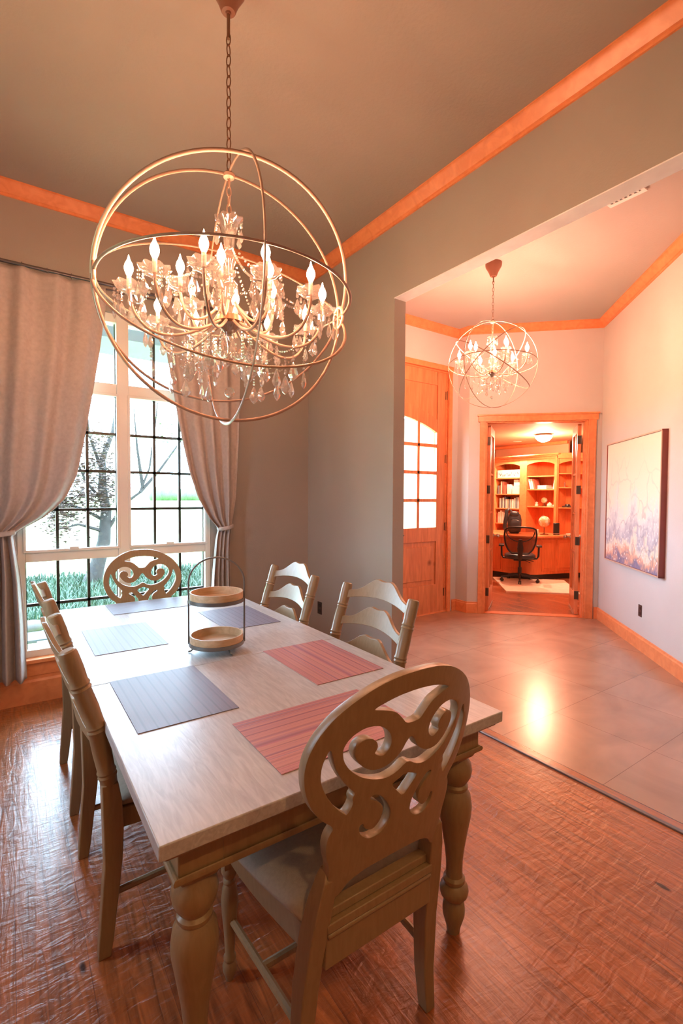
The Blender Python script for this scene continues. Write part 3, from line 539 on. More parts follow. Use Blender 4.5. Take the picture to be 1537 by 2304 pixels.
RL = [(0.10, 1.37), (0.4, 1.37), (0.8, 1.39), (1.1, 1.42), (1.185, 1.44), (1.22, 1.41), (1.28, 1.356), (1.442, 1.265), (1.654, 1.195), (1.863, 1.15), (2.068, 1.11), (2.371, 1.062), (2.73, 1.0), (2.97, 0.97)]
RR = [(0.1, 1.56), (0.7, 1.555), (1.0, 1.545), (1.2, 1.562), (1.44, 1.60), (1.9, 1.625), (2.65, 1.645), (3.0, 1.65)]
curtain('curtain', 'grey linen curtain on the right side of the window, tied back beside the corner', RL, RR, 4, 9, 0.20, ((1.44, 1.565), 1.195))
# ------------------------------------------------------------------ dining table
T0, T1, U0, U1, TZ = 0.238, 1.325, 0.978, 3.36, 0.765
tb = thing('dining_table', 'long limed oak dining table with turned legs under the big chandelier', 'table', (0.78, 2.17, 0))
ym = 1.955
for (a, b) in ((U0, ym-0.0006), (ym+0.0006, U1)):
    MB().box((T0, a, TZ-0.034), (T1, b, TZ)).build('tabletop', 'table', tb, bevel=0.003)
MB().box((T0+0.014, U0+0.014, TZ-0.048), (T1-0.014, U1-0.014, TZ-0.034)).build('edge_moulding', 'tablebase', tb, bevel=0.005)
ap = 0.055
mb = MB(); mb.box((T0+ap, U0+ap, 0.625), (T1-ap, U0+ap+0.022, TZ-0.046)).box((T0+ap, U1-ap-0.022, 0.625), (T1-ap, U1-ap, TZ-0.046)).box((T0+ap, U0+ap, 0.625), (T0+ap+0.022, U1-ap, TZ-0.046)).box((T1-ap-0.022, U0+ap, 0.625), (T1-ap, U1-ap, TZ-0.046))
mb.build('apron', 'tablebase', tb)
mb = MB(); q = 0.006; zb_ = 0.635
mb.tube([(T0+ap-q, U0+ap-q, zb_), (T1-ap+q, U0+ap-q, zb_), (T1-ap+q, U1-ap+q, zb_), (T0+ap-q, U1-ap+q, zb_)], 0.009, 10, closed=True)
mb.build('bead_moulding', 'tablebase', tb)
LEG = [(0.021, 0), (0.024, 0.02), (0.036, 0.06), (0.0375, 0.08), (0.034, 0.105), (0.027, 0.115), (0.036, 0.121), (0.045, 0.132), (0.048, 0.146), (0.045, 0.16), (0.032, 0.172), (0.036, 0.178), (0.036, 0.188), (0.028, 0.196), (0.027, 0.22), (0.028, 0.25), (0.033, 0.295), (0.044, 0.36), (0.053, 0.41), (0.055, 0.44), (0.050, 0.475), (0.038, 0.494), (0.041, 0.499), (0.041, 0.507), (0.034, 0.514), (0.040, 0.522), (0.050, 0.54), (0.054, 0.56), (0.050, 0.583), (0.036, 0.604), (0.036, 0.612)]
for lx in (T0+0.105, T1-0.105):
    for ly in (U0+0.105, U1-0.105):
        mb = MB(); mb.lathe(LEG, 28, (lx, ly, 0)); lg = mb.build('leg', 'tablebase', tb, smooth=40)
        h = 0.052
        mb = MB(); mb.box((lx-h, ly-h, 0.632), (lx+h, ly+h, TZ-0.046)); mb.lathe([(0.036, 0.60), (0.05, 0.612), (0.066, 0.634)], 4, (lx, ly, 0)) if False else mb.add([(lx-0.04, ly-0.04, 0.605), (lx+0.04, ly-0.04, 0.605), (lx+0.04, ly+0.04, 0.605), (lx-0.04, ly+0.04, 0.605), (lx-h, ly-h, 0.633), (lx+h, ly-h, 0.633), (lx+h, ly+h, 0.633), (lx-h, ly+h, 0.633)], [(3, 2, 1, 0), (0, 1, 5, 4), (1, 2, 6, 5), (2, 3, 7, 6), (3, 0, 4, 7), (4, 5, 6, 7)])
        mb.build('corner_block', 'tablebase', lg, bevel=0.004)
# ------------------------------------------------------------------ round-back chairs
HO = [(0, 1.078), (.06, 1.075), (.115, 1.060), (.165, 1.034), (.205, 1.003), (.235, .962), (.252, .92), (.256, .88), (.25, .84), (.235, .80), (.212, .765), (.176, .737), (.188, .715), (.191, .69), (.186, .66), (.178, .635), (.176, .60), (.176, .55), (.150, .548), (.128, .580), (.08, .600), (0, .606)]
HC = [(0, 1.034), (.06, 1.029), (.125, 1.008), (.088, 1.000), (.058, .99), (.037, .970), (.022, .952), (0, .950)]
HV = [(0, .918), (.014, .905), (.024, .885), (.047, .866), (.072, .857), (.10, .858), (.125, .873), (.142, .893), (.15, .912), (.145, .930), (.13, .939), (.112, .938), (.098, .926), (.094, .912), (.103, .898), (.078, .885), (.062, .898), (.056, .915), (.062, .938), (.078, .956), (.10, .968), (.13, .970), (.155, .960), (.172, .944), (.18, .925), (.175, .898), (.158, .872), (.13, .848), (.095, .832), (.06, .825), (.03, .832), (0, .852)]
HS = [(.206, .940), (.222, .90), (.222, .86), (.208, .825), (.185, .79), (.16, .765), (.150, .758), (.137, .785), (.142, .80), (.135, .812), (.155, .832), (.175, .858), (.192, .892)]
HD = [(0, .822), (.025, .812), (.043, .803), (.02, .778), (0, .757)]
HK = [(.10, .785), (.09, .795), (.073, .790), (.052, .77), (.030, .735), (.030, .705), (.055, .680), (.087, .676), (.112, .696), (.118, .720), (.106, .728), (.098, .707), (.078, .701), (.060, .720), (.056, .748), (.068, .766)]
def chaikin(p, it=1, keep=0.75):
    for _ in range(it):
        q = []
        for i in range(len(p)):
            a, b = Vector(p[i]), Vector(p[(i+1) % len(p)]); q += [tuple(a*0.78+b*0.22), tuple(a*0.22+b*0.78)]
        p = q
    return p
def splat_mesh():
    cu = bpy.data.curves.new('splat_outline', 'CURVE'); cu.dimensions = '2D'; cu.fill_mode = 'BOTH'; cu.extrude = 0.0115; cu.bevel_depth = 0.0012; cu.bevel_resolution = 1
    def sp(pts):
        pts = chaikin(pts, 2); s_ = cu.splines.new('POLY'); s_.points.add(len(pts)-1); s_.use_cyclic_u = True
        for p, (x, y) in zip(s_.points, pts): p.co = (x, y, 0, 1)
    mir = lambda P: P+[(-x, y) for x, y in P[::-1] if abs(x) > 1e-6]
    sp(mir(HO)); sp(mir(HC)); sp(mir(HV)); sp(mir(HD))
    for s_ in (1, -1):
        sp([(s_*x, y) for x, y in HS]); sp([(s_*x, y) for x, y in HK])
    ob = bpy.data.objects.new('splat_tmp', cu); COL.objects.link(ob); bpy.context.view_layer.update()
    dg = bpy.context.evaluated_depsgraph_get(); me = bpy.data.meshes.new_from_object(ob.evaluated_get(dg)); bpy.data.objects.remove(ob)
    bm = bmesh.new(); bm.from_mesh(me)
    for k in range(-13, 14):
        g = bm.verts[:]+bm.edges[:]+bm.faces[:]
        bmesh.ops.bisect_plane(bm, geom=g, plane_co=(k*0.02, 0, 0), plane_no=(1, 0, 0))
    bm.to_mesh(me); bm.free()
    for v in me.vertices:
        u, z, w_ = v.co
        bow = -0.045*(1-(u/0.256)**2)
        v.co = (u, -0.1786*(z-0.5)+bow+0.01+w_, z)
    bm = bmesh.new(); bm.from_mesh(me); bmesh.ops.remove_doubles(bm, verts=bm.verts, dist=1e-5); bmesh.ops.recalc_face_normals(bm, faces=bm.faces); bm.to_mesh(me); bm.free()
    me.materials.clear(); me.materials.append(M['chair'])
    me.polygons.foreach_set('use_smooth', [True]*len(me.polygons)); me.set_sharp_from_angle(angle=math.radians(30))
    return me
def loft(rings):
    n = len(rings[0]); vs = [p for r in rings for p in r]; fs = []
    for i in range(len(rings)-1):
        for k in range(n): fs.append((i*n+k, i*n+(k+1) % n, (i+1)*n+(k+1) % n, (i+1)*n+k))
    fs.append(tuple(range(n-1, -1, -1))); fs.append(tuple((len(rings)-1)*n+k for k in range(n))); return vs, fs
def rectring(cx, cy, z, a, b): return [(cx-a, cy-b, z), (cx+a, cy-b, z), (cx+a, cy+b, z), (cx-a, cy+b, z)]
def seat_shape(wb, wf, d, inset=0.0, n=9):
    """seat plan outline, rear at y=0, front at y=d with rounded front"""
    p = []
    for k in range(n+1): u = k/n; p.append((-(wb/2)-(wf-wb)/2*math.sin(u*PI/2)+inset*(1), 0.01+inset+(d*0.86)*u))
    for k in range(1, n): u = k/n; p.append((-(wf/2-inset)*math.cos(u*PI), d*0.86+inset*0+(d*0.14-inset)*math.sin(u*PI)**0.8+0.0))
    for k in range(n+1): u = 1-k/n; p.append(((wb/2)+(wf-wb)/2*math.sin(u*PI/2)-inset, 0.01+inset+(d*0.86)*u))
    return p
def cushion(t, wb, wf, d, z0, z1):
    rings = []
    for (ins, z) in ((0.012, z0), (0.0, z0+0.012), (-0.002, z0+0.5*(z1-z0)), (0.012, z1-0.012), (0.04, z1-0.002), (0.09, z1+0.004)):
        rings.append([(x, y, z) for x, y in seat_shape(wb, wf, d, ins)])
    vs, fs = loft(rings); mb = MB(); mb.add(vs, fs); return mb.build('seat_cushion', 'cushion', t, world=False, smooth=60)
def host_chair():
    t = thing('round_back_chair', 'round-back carved chair at the near end of the table, its back towards us', 'chair', (0.76, 0.93, 0), 0, 'round-back end chairs')
    o = bpy.data.objects.new('carved_back', splat_mesh()); COL.objects.link(o); o.parent = t
    for s in (-1, 1):
        R_ = [rectring(s*0.212, 0.03, 0.0, .016, .018), rectring(s*0.205, 0.035, 0.12, .019, .022), rectring(s*0.196, 0.025, 0.3, .022, .026), rectring(s*0.187, 0.005, 0.44, .023, .028), rectring(s*0.178, -0.012, 0.53, .022, .025), rectring(s*0.166, -0.026, 0.595, .021, .020), rectring(s*0.160, -0.020, 0.612, .016, .012)]
        vs, fs = loft(R_); mb = MB(); mb.add(vs, fs); mb.build('rear_leg', 'chair', t, world=False, smooth=30, bevel=0.003)
        mb = MB(); mb.lathe([(.012, 0), (.014, .01), (.021, .03), (.022, .045), (.016, .06), (.019, .065), (.019, .072), (.014, .08), (.017, .14), (.0235, .21), (.0255, .25), (.022, .285), (.016, .30), (.020, .305), (.020, .312), (.015, .318), (.024, .335), (.025, .345), (.018, .36)], 20, (s*0.225, 0.425, 0)); mb.box((s*0.225-.025, .40, .36), (s*0.225+.025, .45, .45)); mb.build('front_leg', 'chair', t, world=False, smooth=40)
    mb = MB(); mb.add(*loft([[(-0.17, -0.022, 0.365), (0.17, -0.022, 0.365), (0.17, 0.012, 0.365), (-0.17, 0.012, 0.365)], [(-0.165, -0.022, 0.455), (0.165, -0.022, 0.455), (0.165, 0.012, 0.455), (-0.165, 0.012, 0.455)]]))
    mb.box((-0.168, -0.030, 0.455), (0.168, 0.016, 0.478)); mb.tube([(-0.165, -0.024, 0.447), (0.165, -0.024, 0.447)], 0.007, 8); mb.box((-0.160, -0.016, 0.478), (0.160, 0.014, 0.500))
    mb.build('rear_rail', 'chair', t, world=False, bevel=0.004)
    mb = MB()
    mb.add(*loft([[(x, y, 0.375) for x, y in seat_shape(0.40, 0.49, 0.46, 0.012)], [(x, y, 0.452) for x, y in seat_shape(0.40, 0.49, 0.46, 0.006)]])); mb.build('seat_frame', 'chair', t, world=False, bevel=0.004)
    cushion(t, 0.40, 0.52, 0.475, 0.452, 0.505)
    for s in (-1, 1): MB().tube([(s*0.20, 0.04, 0.19), (s*0.222, 0.41, 0.19)], 0.011, 8).build('stretcher', 'chair', t, world=False)
    MB().tube([(-0.212, 0.23, 0.19), (0.212, 0.23, 0.19)], 0.011, 8).build('stretcher', 'chair', t, world=False)
    return t
hc = host_chair()
dup(hc, (0.775, 3.475, 0), PI, 'round-back carved chair at the far end of the table in front of the window', 'round-back end chairs')
# ------------------------------------------------------------------ ladder-back chairs
def rake(z):
    return interp([(0, -0.03), (0.12, -0.018), (0.3, -0.002), (0.45, 0.0), (0.55, -0.008), (0.75, -0.045), (1.0, -0.122), (1.1, -0.15)], z)
def ladder_chair():
    t = thing('ladder_back_chair', 'ladder-back chair nearest us on the left side of the table, seen edge-on', 'chair', (0.262, 1.905, 0), -PI/2, 'ladder-back side chairs')
    PS = 0.256
    for s in (-1, 1):
        rg = [rectring(s*PS, rake(z), z, a, b) for z, a, b in ((0, .015, .018), (0.05, .018, .021), (0.3, .022, .026), (0.40, .024, .029), (0.50, .025, .028), (0.56, .023, .024))]
        mb = MB(); mb.add(*loft(rg)); mb.build('rear_leg', 'chair', t, world=False, bevel=0.003)
        prof = [(0.54, .023), (0.575, .026), (0.583, .029), (0.59, .026), (0.597, .029), (0.605, .026), (0.66, .0275), (0.728, .0265), (0.735, .030), (0.742, .0265), (0.749, .030), (0.757, .0265), (0.81, .0285), (0.868, .0265), (0.875, .030), (0.882, .0265), (0.889, .030), (0.897, .0265), (0.94, .0285), (0.985, .0275), (0.996, .025), (1.0, .019)]
        mb = MB(); mb.tube([(s*PS, rake(z), z) for z, r in prof], [r for z, r in prof], 18); mb.build('turned_post', 'chair', t, world=False, smooth=35)
        mb = MB(); mb.add(*loft([rectring(s*0.235, 0.40, 0.0, .015, .015), rectring(s*0.235, 0.40, 0.36, .023, .023), rectring(s*0.235, 0.40, 0.45, .023, .023)])); mb.build('front_leg', 'chair', t, world=False, bevel=0.003)
    top = [(-1, 0), (-.82, .006), (-.6, .028), (-.4, .052), (-.2, .076), (-.1, .080), (0, .076), (.1, .080), (.2, .076), (.4, .052), (.6, .028), (.82, .006), (1, 0)]
    for zb in (0.925, 0.790, 0.655):
        mb = MB(); vs = []; fs = []; n = 36
        for k in range(n+1):
            u = -1+2*k/n
            au = abs(u); tt = 0.078*math.exp(-((au-0.17)/0.40)**2) if au > 0.17 else 0.078-0.006*(1-(u/0.17)**2); zt = zb+0.040+tt; zl = zb+0.030*max(0, (1-u*u))**1.0-0.002
            bow = -0.034*(1-u*u)
            for zz, off in ((zl, -0.008), (zl, 0.008), (zt, 0.008), (zt, -0.008)): vs.append((u*0.245, rake(zz)+bow+off, zz))
        for k in range(n):
            i = 4*k
            for q in range(4): fs.append((i+q, i+(q+1) % 4, i+4+(q+1) % 4, i+4+q))
        fs.append((3, 2, 1, 0)); fs.append((4*n, 4*n+1, 4*n+2, 4*n+3)); mb.add(vs, fs)
        mb.build('slat', 'chair', t, world=False, smooth=40, bevel=0.002)
    mb = MB(); mb.add(*loft([[(x, y, 0.375) for x, y in seat_shape(0.47, 0.50, 0.43, 0.01)], [(x, y, 0.445) for x, y in seat_shape(0.47, 0.50, 0.43, 0.004)]])); mb.build('seat_frame', 'chair', t, world=False, bevel=0.004)
    cushion(t, 0.455, 0.52, 0.445, 0.445, 0.50)
    for s in (-1, 1): MB().tube([(s*0.25, 0.0, 0.19), (s*0.235, 0.39, 0.19)], 0.011, 8).build('stretcher', 'chair', t, world=False)
    MB().tube([(-0.24, 0.2, 0.19), (0.24, 0.2, 0.19)], 0.011, 8).build('stretcher', 'chair', t, world=False)
    return t
lc = ladder_chair()
G = 'ladder-back side chairs'
dup(lc, (0.262, 2.735, 0), -PI/2, 'ladder-back chair on the left side of the table, the one closer to the window', G)
dup(lc, (1.383, 1.85, 0), PI/2, 'ladder-back chair on the right side of the table, the nearer and larger of the two', G)
dup(lc, (1.352, 2.645, 0), PI/2, 'ladder-back chair on the right side of the table, farther one by the wall corner', G)
# ------------------------------------------------------------------ placemats
def placemat(cx, cy, lx, ly, along_x, mat, label, rz=0.0):
    mb = MB(); L, W_ = (lx, ly) if not along_x else (ly, lx)
    mb.box((-L/2, -W_/2, 0), (L/2, W_/2, 0.002)); o = mb.build('placemat', mat, None, smooth=0, bevel=0.0006)
    o.location = (cx, cy, TZ+0.0005); o.rotation_euler = (0, 0, (PI/2 if along_x else 0)+rz)
    tag(o, label, 'placemat', 'striped woven placemats on the table')
placemat(0.463, 1.721, 0.315, 0.475, False, 'matgrey', 'mauve striped placemat on the left side of the table, nearest us')
placemat(0.46, 2.545, 0.312, 0.465, False, 'matgrey', 'mauve striped placemat on the left side of the table, nearer the window')
placemat(1.085, 2.61, 0.31, 0.465, False, 'matgrey', 'striped placemat behind the two-tier tray in front of the far right chair')
placemat(1.093, 1.732, 0.315, 0.465, False, 'matred', 'red striped placemat on the right side beside the nearer ladder-back chair')
placemat(0.735, 3.19, 0.47, 0.30, True, 'matgrey', 'striped placemat at the far end before the round-back chair')
placemat(0.795, 1.225, 0.475, 0.325, True, 'matred', 'red striped placemat at the near end, partly behind the carved chair back')
# ------------------------------------------------------------------ two tier tray
ct = thing('tiered_tray', 'two-tier round bentwood tray with a grey wire hoop handle on the table', 'tray', (0.772, 2.10, TZ))
def tray(z, nm):
    mb = MB(); mb.lathe([(0.1e-4, z), (0.112, z), (0.117, z+0.003), (0.117, z+0.042), (0.111, z+0.042), (0.110, z+0.008), (0.1e-4, z+0.008)], 48, (0.772, 2.10, 0)); p = mb.build('tray', 'traywood', ct, smooth=40)
    mb = MB(); mb.lathe([(0.1175, z-0.004), (0.1215, z-0.004), (0.1215, z+0.012), (0.1175, z+0.012), (0.1175, z-0.004)], 48, (0.772, 2.10, 0)); mb.build('metal_band', 'traymetal', p, smooth=40)
tray(0.800, 0); tray(0.992, 1)
hd = math.radians(-24); hx, hy = math.cos(hd), math.sin(hd)
pts = [(0.772-0.122*hx*1, 2.10-0.122*hy, 0.80)]+[(0.772-0.122*hx*math.cos(a), 2.10-0.122*hy*math.cos(a), 1.075+0.112*math.sin(a)) for a in [PI*k/18 for k in range(19)]]+[(0.772+0.122*hx, 2.10+0.122*hy, 0.80)]
pts = [pts[0]]+[(pts[1][0], pts[1][1], z) for z in (0.87, 0.95, 1.02)]+pts[1:-1]+[(pts[-1][0], pts[-1][1], z) for z in (1.02, 0.95, 0.87)]+[pts[-1]]
MB().tube(pts, 0.0042, 8).build('hoop_handle', 'traymetal', ct)
for k in range(3):
    a = math.radians(-78+120*k); MB().tube([(0.772+0.085*math.cos(a), 2.10+0.085*math.sin(a), 0.80), (0.772+0.112*math.cos(a), 2.10+0.112*math.sin(a), TZ+0.006), (0.772+0.124*math.cos(a), 2.10+0.124*math.sin(a), TZ+0.004)], 0.0038, 8).build('foot', 'traymetal', ct)
# ------------------------------------------------------------------ orb chandeliers
def chandelier(label, C, r, normals, hub_ang, phis, arms, inner, k, zb, bulbmat, chain_top, npend, seed, rt):
    """C orb centre, r orb radius, k overall scale of the crystal part, zb bulb centre height above C"""
    rnd = random.Random(seed); C = Vector(C)
    t = thing('orb_chandelier', label, 'chandelier', (C.x, C.y, chain_top), 0, 'orb crystal chandeliers')
    a = math.radians(hub_ang); A = Vector((math.cos(a), math.sin(a), 0)); Nn = Vector((-math.sin(a), math.cos(a), 0)); Z = Vector((0, 0, 1))
    for i, ph in enumerate(phis):
        p = math.radians(ph); V = Nn*math.cos(p)+Z*math.sin(p); W_ = A.cross(V); rr = r*(1.0+0.012*(i % 2))
        MB().tube([C+(A*math.cos(q)+V*math.sin(q))*rr for q in [2*PI*j/96 for j in range(96)]], rt, 8, closed=True, flat=0.55, up=tuple(A)).build('orb_ring', 'orb', t, smooth=60)
    for nv in (normals or ()):
        nv = Vector(nv).normalized(); e1 = nv.orthogonal().normalized(); e2 = nv.cross(e1)
        MB().tube([C+(e1*math.cos(q)+e2*math.sin(q))*r for q in [2*PI*j/96 for j in range(96)]], rt, 8, closed=True, flat=0.55, up=tuple(nv)).build('orb_ring', 'orb', t, smooth=60)
    if not normals: MB().tube([C+(Nn*math.cos(q)+Z*math.sin(q))*r*1.02 for q in [2*PI*j/96 for j in range(96)]], rt, 8, closed=True, flat=0.55, up=tuple(Nn)).build('orb_ring', 'orb', t, smooth=60)
    for s in ((-1, 1) if not normals else ()):
        hc_ = C+A*s*r*1.0
        MB().tube([hc_+(Nn*math.cos(q)+Z*math.sin(q))*0.046*r/0.5 for q in [2*PI*j/28 for j in range(28)]], rt*1.1, 8, closed=True).build('pivot_ring', 'orb', t, smooth=60)
    # hub, chain, canopy
    MB().lathe([(0.006, -0.02), (0.022, -0.012), (0.024, 0.0), (0.012, 0.014), (0.006, 0.02)], 16, (C.x, C.y, C.z+r)).build('hub', 'orb', t)
    MB().lathe([(0.010, -0.125), (0.012, -0.118), (0.026, -0.117), (0.030, -0.112), (0.040, -0.085), (0.056, -0.055), (0.068, -0.035), (0.071, -0.02), (0.071, 0.0)], 28, (C.x, C.y, chain_top)).build('canopy', 'canopy', t, smooth=40)
    MB().tube([(C.x, C.y, chain_top-0.11*k), (C.x, C.y, chain_top-0.22*k)], 0.007*k, 8).build('stem', 'bronze', t)
    mb = MB(); z = chain_top-0.20*k; lk = 0.048*k; i = 0
    while z > C.z+r+0.02:
        o_ = Vector((1, 0, 0)) if i % 2 else Vector((0, 1, 0)); o_ = Matrix.Rotation(0.5, 3, 'Z') @ o_
        cz = z-lk/2
        mb.tube([Vector((C.x, C.y, cz))+o_*0.010*k*math.cos(q)+Z*lk/2*math.sin(q) for q in [2*PI*j/12 for j in range(12)]], 0.0024*k, 6, closed=True); z -= lk*0.86; i += 1
    mb.build('chain', 'bronze', t)
    mb = MB(); z = C.z+r-0.01; top_g = C.z+0.31*k; i = 0
    while z > top_g:
        o_ = Vector((1, 0, 0)) if i % 2 else Vector((0, 1, 0)); cz = z-0.02*k
        mb.tube([Vector((C.x, C.y, cz))+o_*0.009*k*math.cos(q)+Z*0.022*k*math.sin(q) for q in [2*PI*j/10 for j in range(10)]], 0.0026*k, 6, closed=True); z -= 0.036*k; i += 1
    mb.build('inner_chain', 'orb', t)
    # glass column
    c0 = (C.x, C.y, C.z)
    MB().lathe([(p[0]*k, p[1]*k) for p in [(0.001, 0.20), (0.020, 0.205), (0.024, 0.25), (0.038, 0.30), (0.058, 0.318), (0.056, 0.323), (0.032, 0.300), (0.014, 0.27)]], 32, c0, star=0.06, petals=8, zstar=0.004*k).build('top_cup', 'bead', t, smooth=40)
    MB().lathe([(p[0]*k, p[1]*k) for p in [(0.008, 0.21), (0.026, 0.19), (0.030, 0.15), (0.018, 0.12), (0.014, 0.08), (0.034, 0.06), (0.040, 0.02), (0.022, -0.03), (0.016, -0.06), (0.045, -0.09), (0.05, -0.11), (0.02, -0.14), (0.012, -0.2), (0.03, -0.24), (0.012, -0.27)]], 20, c0).build('glass_column', 'bead', t, smooth=20)
    MB().lathe([(p[0]*k, p[1]*k) for p in [(0.01, -0.06), (0.05, -0.075), (0.06, -0.10), (0.03, -0.125), (0.012, -0.15)]], 16, c0).build('centre_bowl', 'bronze', t)
    MB().ball((C.x, C.y, C.z-0.385*k), 0.021*k, 12, 8).build('crystal_ball', 'crystal', t, smooth=0)
    cups = []
    def arm(ang, R_, zc, dip, z0):
        q = math.radians(ang); d = Vector((math.cos(q), math.sin(q), 0)); P = []
        ctl = [(0.03*k, z0), (R_*0.35, z0-dip*0.35), (R_*0.7, zc-dip), (R_*0.93, zc-dip*0.75), (R_, zc-dip*0.3), (R_, zc)]
        for j in range(25):
            u = j/24; n_ = len(ctl)-1; rr_ = sum(math.comb(n_, i)*(1-u)**(n_-i)*u**i*ctl[i][0] for i in range(n_+1)); zz = sum(math.comb(n_, i)*(1-u)**(n_-i)*u**i*ctl[i][1] for i in range(n_+1)); P.append(C+d*rr_+Z*zz)
        am = MB().tube(P, 0.0058*k, 8).build('arm', 'orb', t)
        cp = C+d*R_+Z*zc; cups.append((cp, d, R_))
        MB().lathe([(0.006*k, -0.018*k), (0.016*k, -0.010*k), (0.034*k, 0.0), (0.050*k, 0.013*k), (0.055*k, 0.022*k), (0.051*k, 0.020*k), (0.03*k, 0.008*k), (0.006*k, 0.004*k)], 32, tuple(cp), star=0.07, petals=8, zstar=0.003*k).build('bobeche', 'bead', am, smooth=40)
        MB().tube([cp+Z*0.004*k, cp+Z*0.052*k], 0.0085*k, 10).build('candle_sleeve', 'candle', am)
        bz = 0.052*k; s_ = 1.0 if k > 0.9 else 0.85
        MB().lathe([(0.005, 0), (0.009, 0.006), (0.0155, 0.022), (0.0165, 0.031), (0.013, 0.045), (0.006, 0.058), (0.0025, 0.070), (0.0004, 0.078)], 12, tuple(cp+Z*bz)).build('candle_bulb', bulbmat, am, smooth=60)
    for ang in arms: arm(ang, 0.385*k, zb-0.085*k, 0.20*k, -0.09*k)
    for ang in inner: arm(ang, 0.20*k, zb-0.035*k, 0.16*k, -0.02*k)
    # cut crystal pendants
    def drop(p, L, wd, rz):
        mb = MB(); mb.M = Matrix.Translation(p) @ Matrix.Rotation(rz, 4, 'Z')
        pr = [(0, 0, 0)]; w2 = wd/2; d2 = wd*0.28
        ringz = [(-0.12*L, 0.30), (-0.40*L, 0.7), (-0.66*L, 1.0), (-0.86*L, 0.62), (-1.0*L, 0.0)]
        vs = [(0, 0, 0)]; n = 8
        for z_, f in ringz[:-1]:
            for j in range(n): q = 2*PI*j/n; vs.append((w2*f*math.cos(q), d2*f*math.sin(q), z_))
        vs.append((0, 0, -L)); fs = [(0, 1+(j+1) % n, 1+j) for j in range(n)]
        for i in range(3):
            for j in range(n): fs.append((1+i*n+j, 1+i*n+(j+1) % n, 1+(i+1)*n+(j+1) % n, 1+(i+1)*n+j))
        e = len(vs)-1; fs += [(1+3*n+j, 1+3*n+(j+1) % n, e) for j in range(n)]
        mb.add(vs, fs)
        mb.M = Matrix.Translation(p); mb.ball((0, 0, 0.009*k), 0.0065*k, 6, 4)
        return mb
    beads = MB(); extra = MB(); cnt = 0
    def pendant(p, L, wd, strand):
        nonlocal cnt
        p = Vector(p)
        for j in range(strand): beads.ball(tuple(p-Z*(0.009*k+j*0.013*k)), 0.0055*k, 6, 4)
        dm = drop(p-Z*(0.016*k+strand*0.013*k), L, wd, rnd.uniform(0, PI))
        if cnt < npend: dm.build('crystal_pendant', 'crystal', t, smooth=0)
        else: extra.add([tuple(q) for q in dm.v], dm.f)
        cnt += 1
    outer = [c for c in cups if c[2] > 0.3*k]
    for j in range(14):
        q = 2*PI*j/14; pendant(C+Vector((math.cos(q), math.sin(q), 0))*0.09*k+Z*(-0.15*k), rnd.uniform(0.065, 0.085)*k, 0.04*k, rnd.choice((2, 4, 6)))
    for (cp, d, R_) in outer:    # hanging from the low run of every arm
        zl = zb-0.085*k-0.17*k
        pendant(C+d*R_*0.80+Z*zl, 0.075*k, 0.042*k, 4); pendant(C+d*R_*0.60+Z*(zl-0.005*k), 0.08*k, 0.045*k, 5); pendant(C+d*R_*0.40+Z*(-0.19*k), 0.07*k, 0.04*k, 5)
    for i, (cp, d, R_) in enumerate(cups):
        nn = 7 if R_ > 0.3*k else 5
        for j in range(nn):
            q = 2*PI*j/nn+rnd.random()*0.4
            pendant(cp+Vector((math.cos(q), math.sin(q), 0))*0.052*k+Z*0.012*k, rnd.uniform(0.05, 0.08)*k, rnd.uniform(0.026, 0.040)*k, rnd.choice((1, 2, 4)))
    for j in range(6):
        q = 2*PI*j/6+0.3; pendant(C+Vector((math.cos(q), math.sin(q), 0))*0.053*k+Z*(0.305*k), 0.055*k, 0.032*k, 1)
    # bead swags between neighbouring cups and from the top cup out to the arms
    outer.sort(key=lambda c: math.atan2(c[1].y, c[1].x))
    def swag(p, q, sag, n_):
        for j in range(1, n_):
            u = j/n_; pt = p*(1-u)+q*u-Z*sag*4*u*(1-u); beads.ball(tuple(pt), 0.0052*k, 6, 4)
    for i in range(len(outer)):
        p, q = outer[i][0], outer[(i+1) % len(outer)][0]
        L = (p-q).length; swag(p-Z*0.01*k, q-Z*0.01*k, 0.06*k, max(5, int(L/(0.0135*k))))
        if i % 2 == 0: swag(C+Z*0.20*k+outer[i][1]*0.03*k, p+Z*0.0*k, 0.05*k, int(0.40/0.0135))
        swag(C-Z*0.22*k+outer[i][1]*0.02*k, C+outer[i][1]*0.27*k+Z*(zb-0.27*k), 0.05*k, 20)
    if extra.v: e_ = extra.build('crystal_pendants', 'crystal', t, smooth=0); e_['kind'] = 'stuff'
    b = beads.build('bead_strands', 'bead', t, smooth=0); b['kind'] = 'stuff'
    return t
dd, r_, u_ = Vector((.761, .598, .248)), Vector((.618, -.786, 0)), Vector((-.195, -.153, .968)); a53 = math.radians(53)
ORB2 = [(.786, .618, 0), (.786*math.cos(a53)-.618*math.sin(a53), .786*math.sin(a53)+.618*math.cos(a53), 0), (0.05, 0.03, 1), tuple((r_*.57+u_*.82)*.98+dd*.17), tuple((-r_*.73+u_*.69)*.94+dd*.35)]
ARMS = [178, 208, 236, 267, 300, 328, 5, 40, 92, 122]
chandelier('large orb chandelier hung with crystals above the dining table', (0.77, 1.935, 2.28), 0.50, 0, -9, (0, 45, 90, 135), ARMS, [0, 60, 120, 180, 240, 300], 1.0, 0.03, 'bulb', 3.54, 99, 5, 0.0068)
chandelier('smaller orb crystal chandelier hanging in the foyer', (3.596, 2.831, 2.645), 0.382, ORB2, -50, (), [0, 60, 120, 180, 240, 300], [30, 150, 270], 0.76, 0.11, 'bulb2', 3.54, 60, 11, 0.0042)
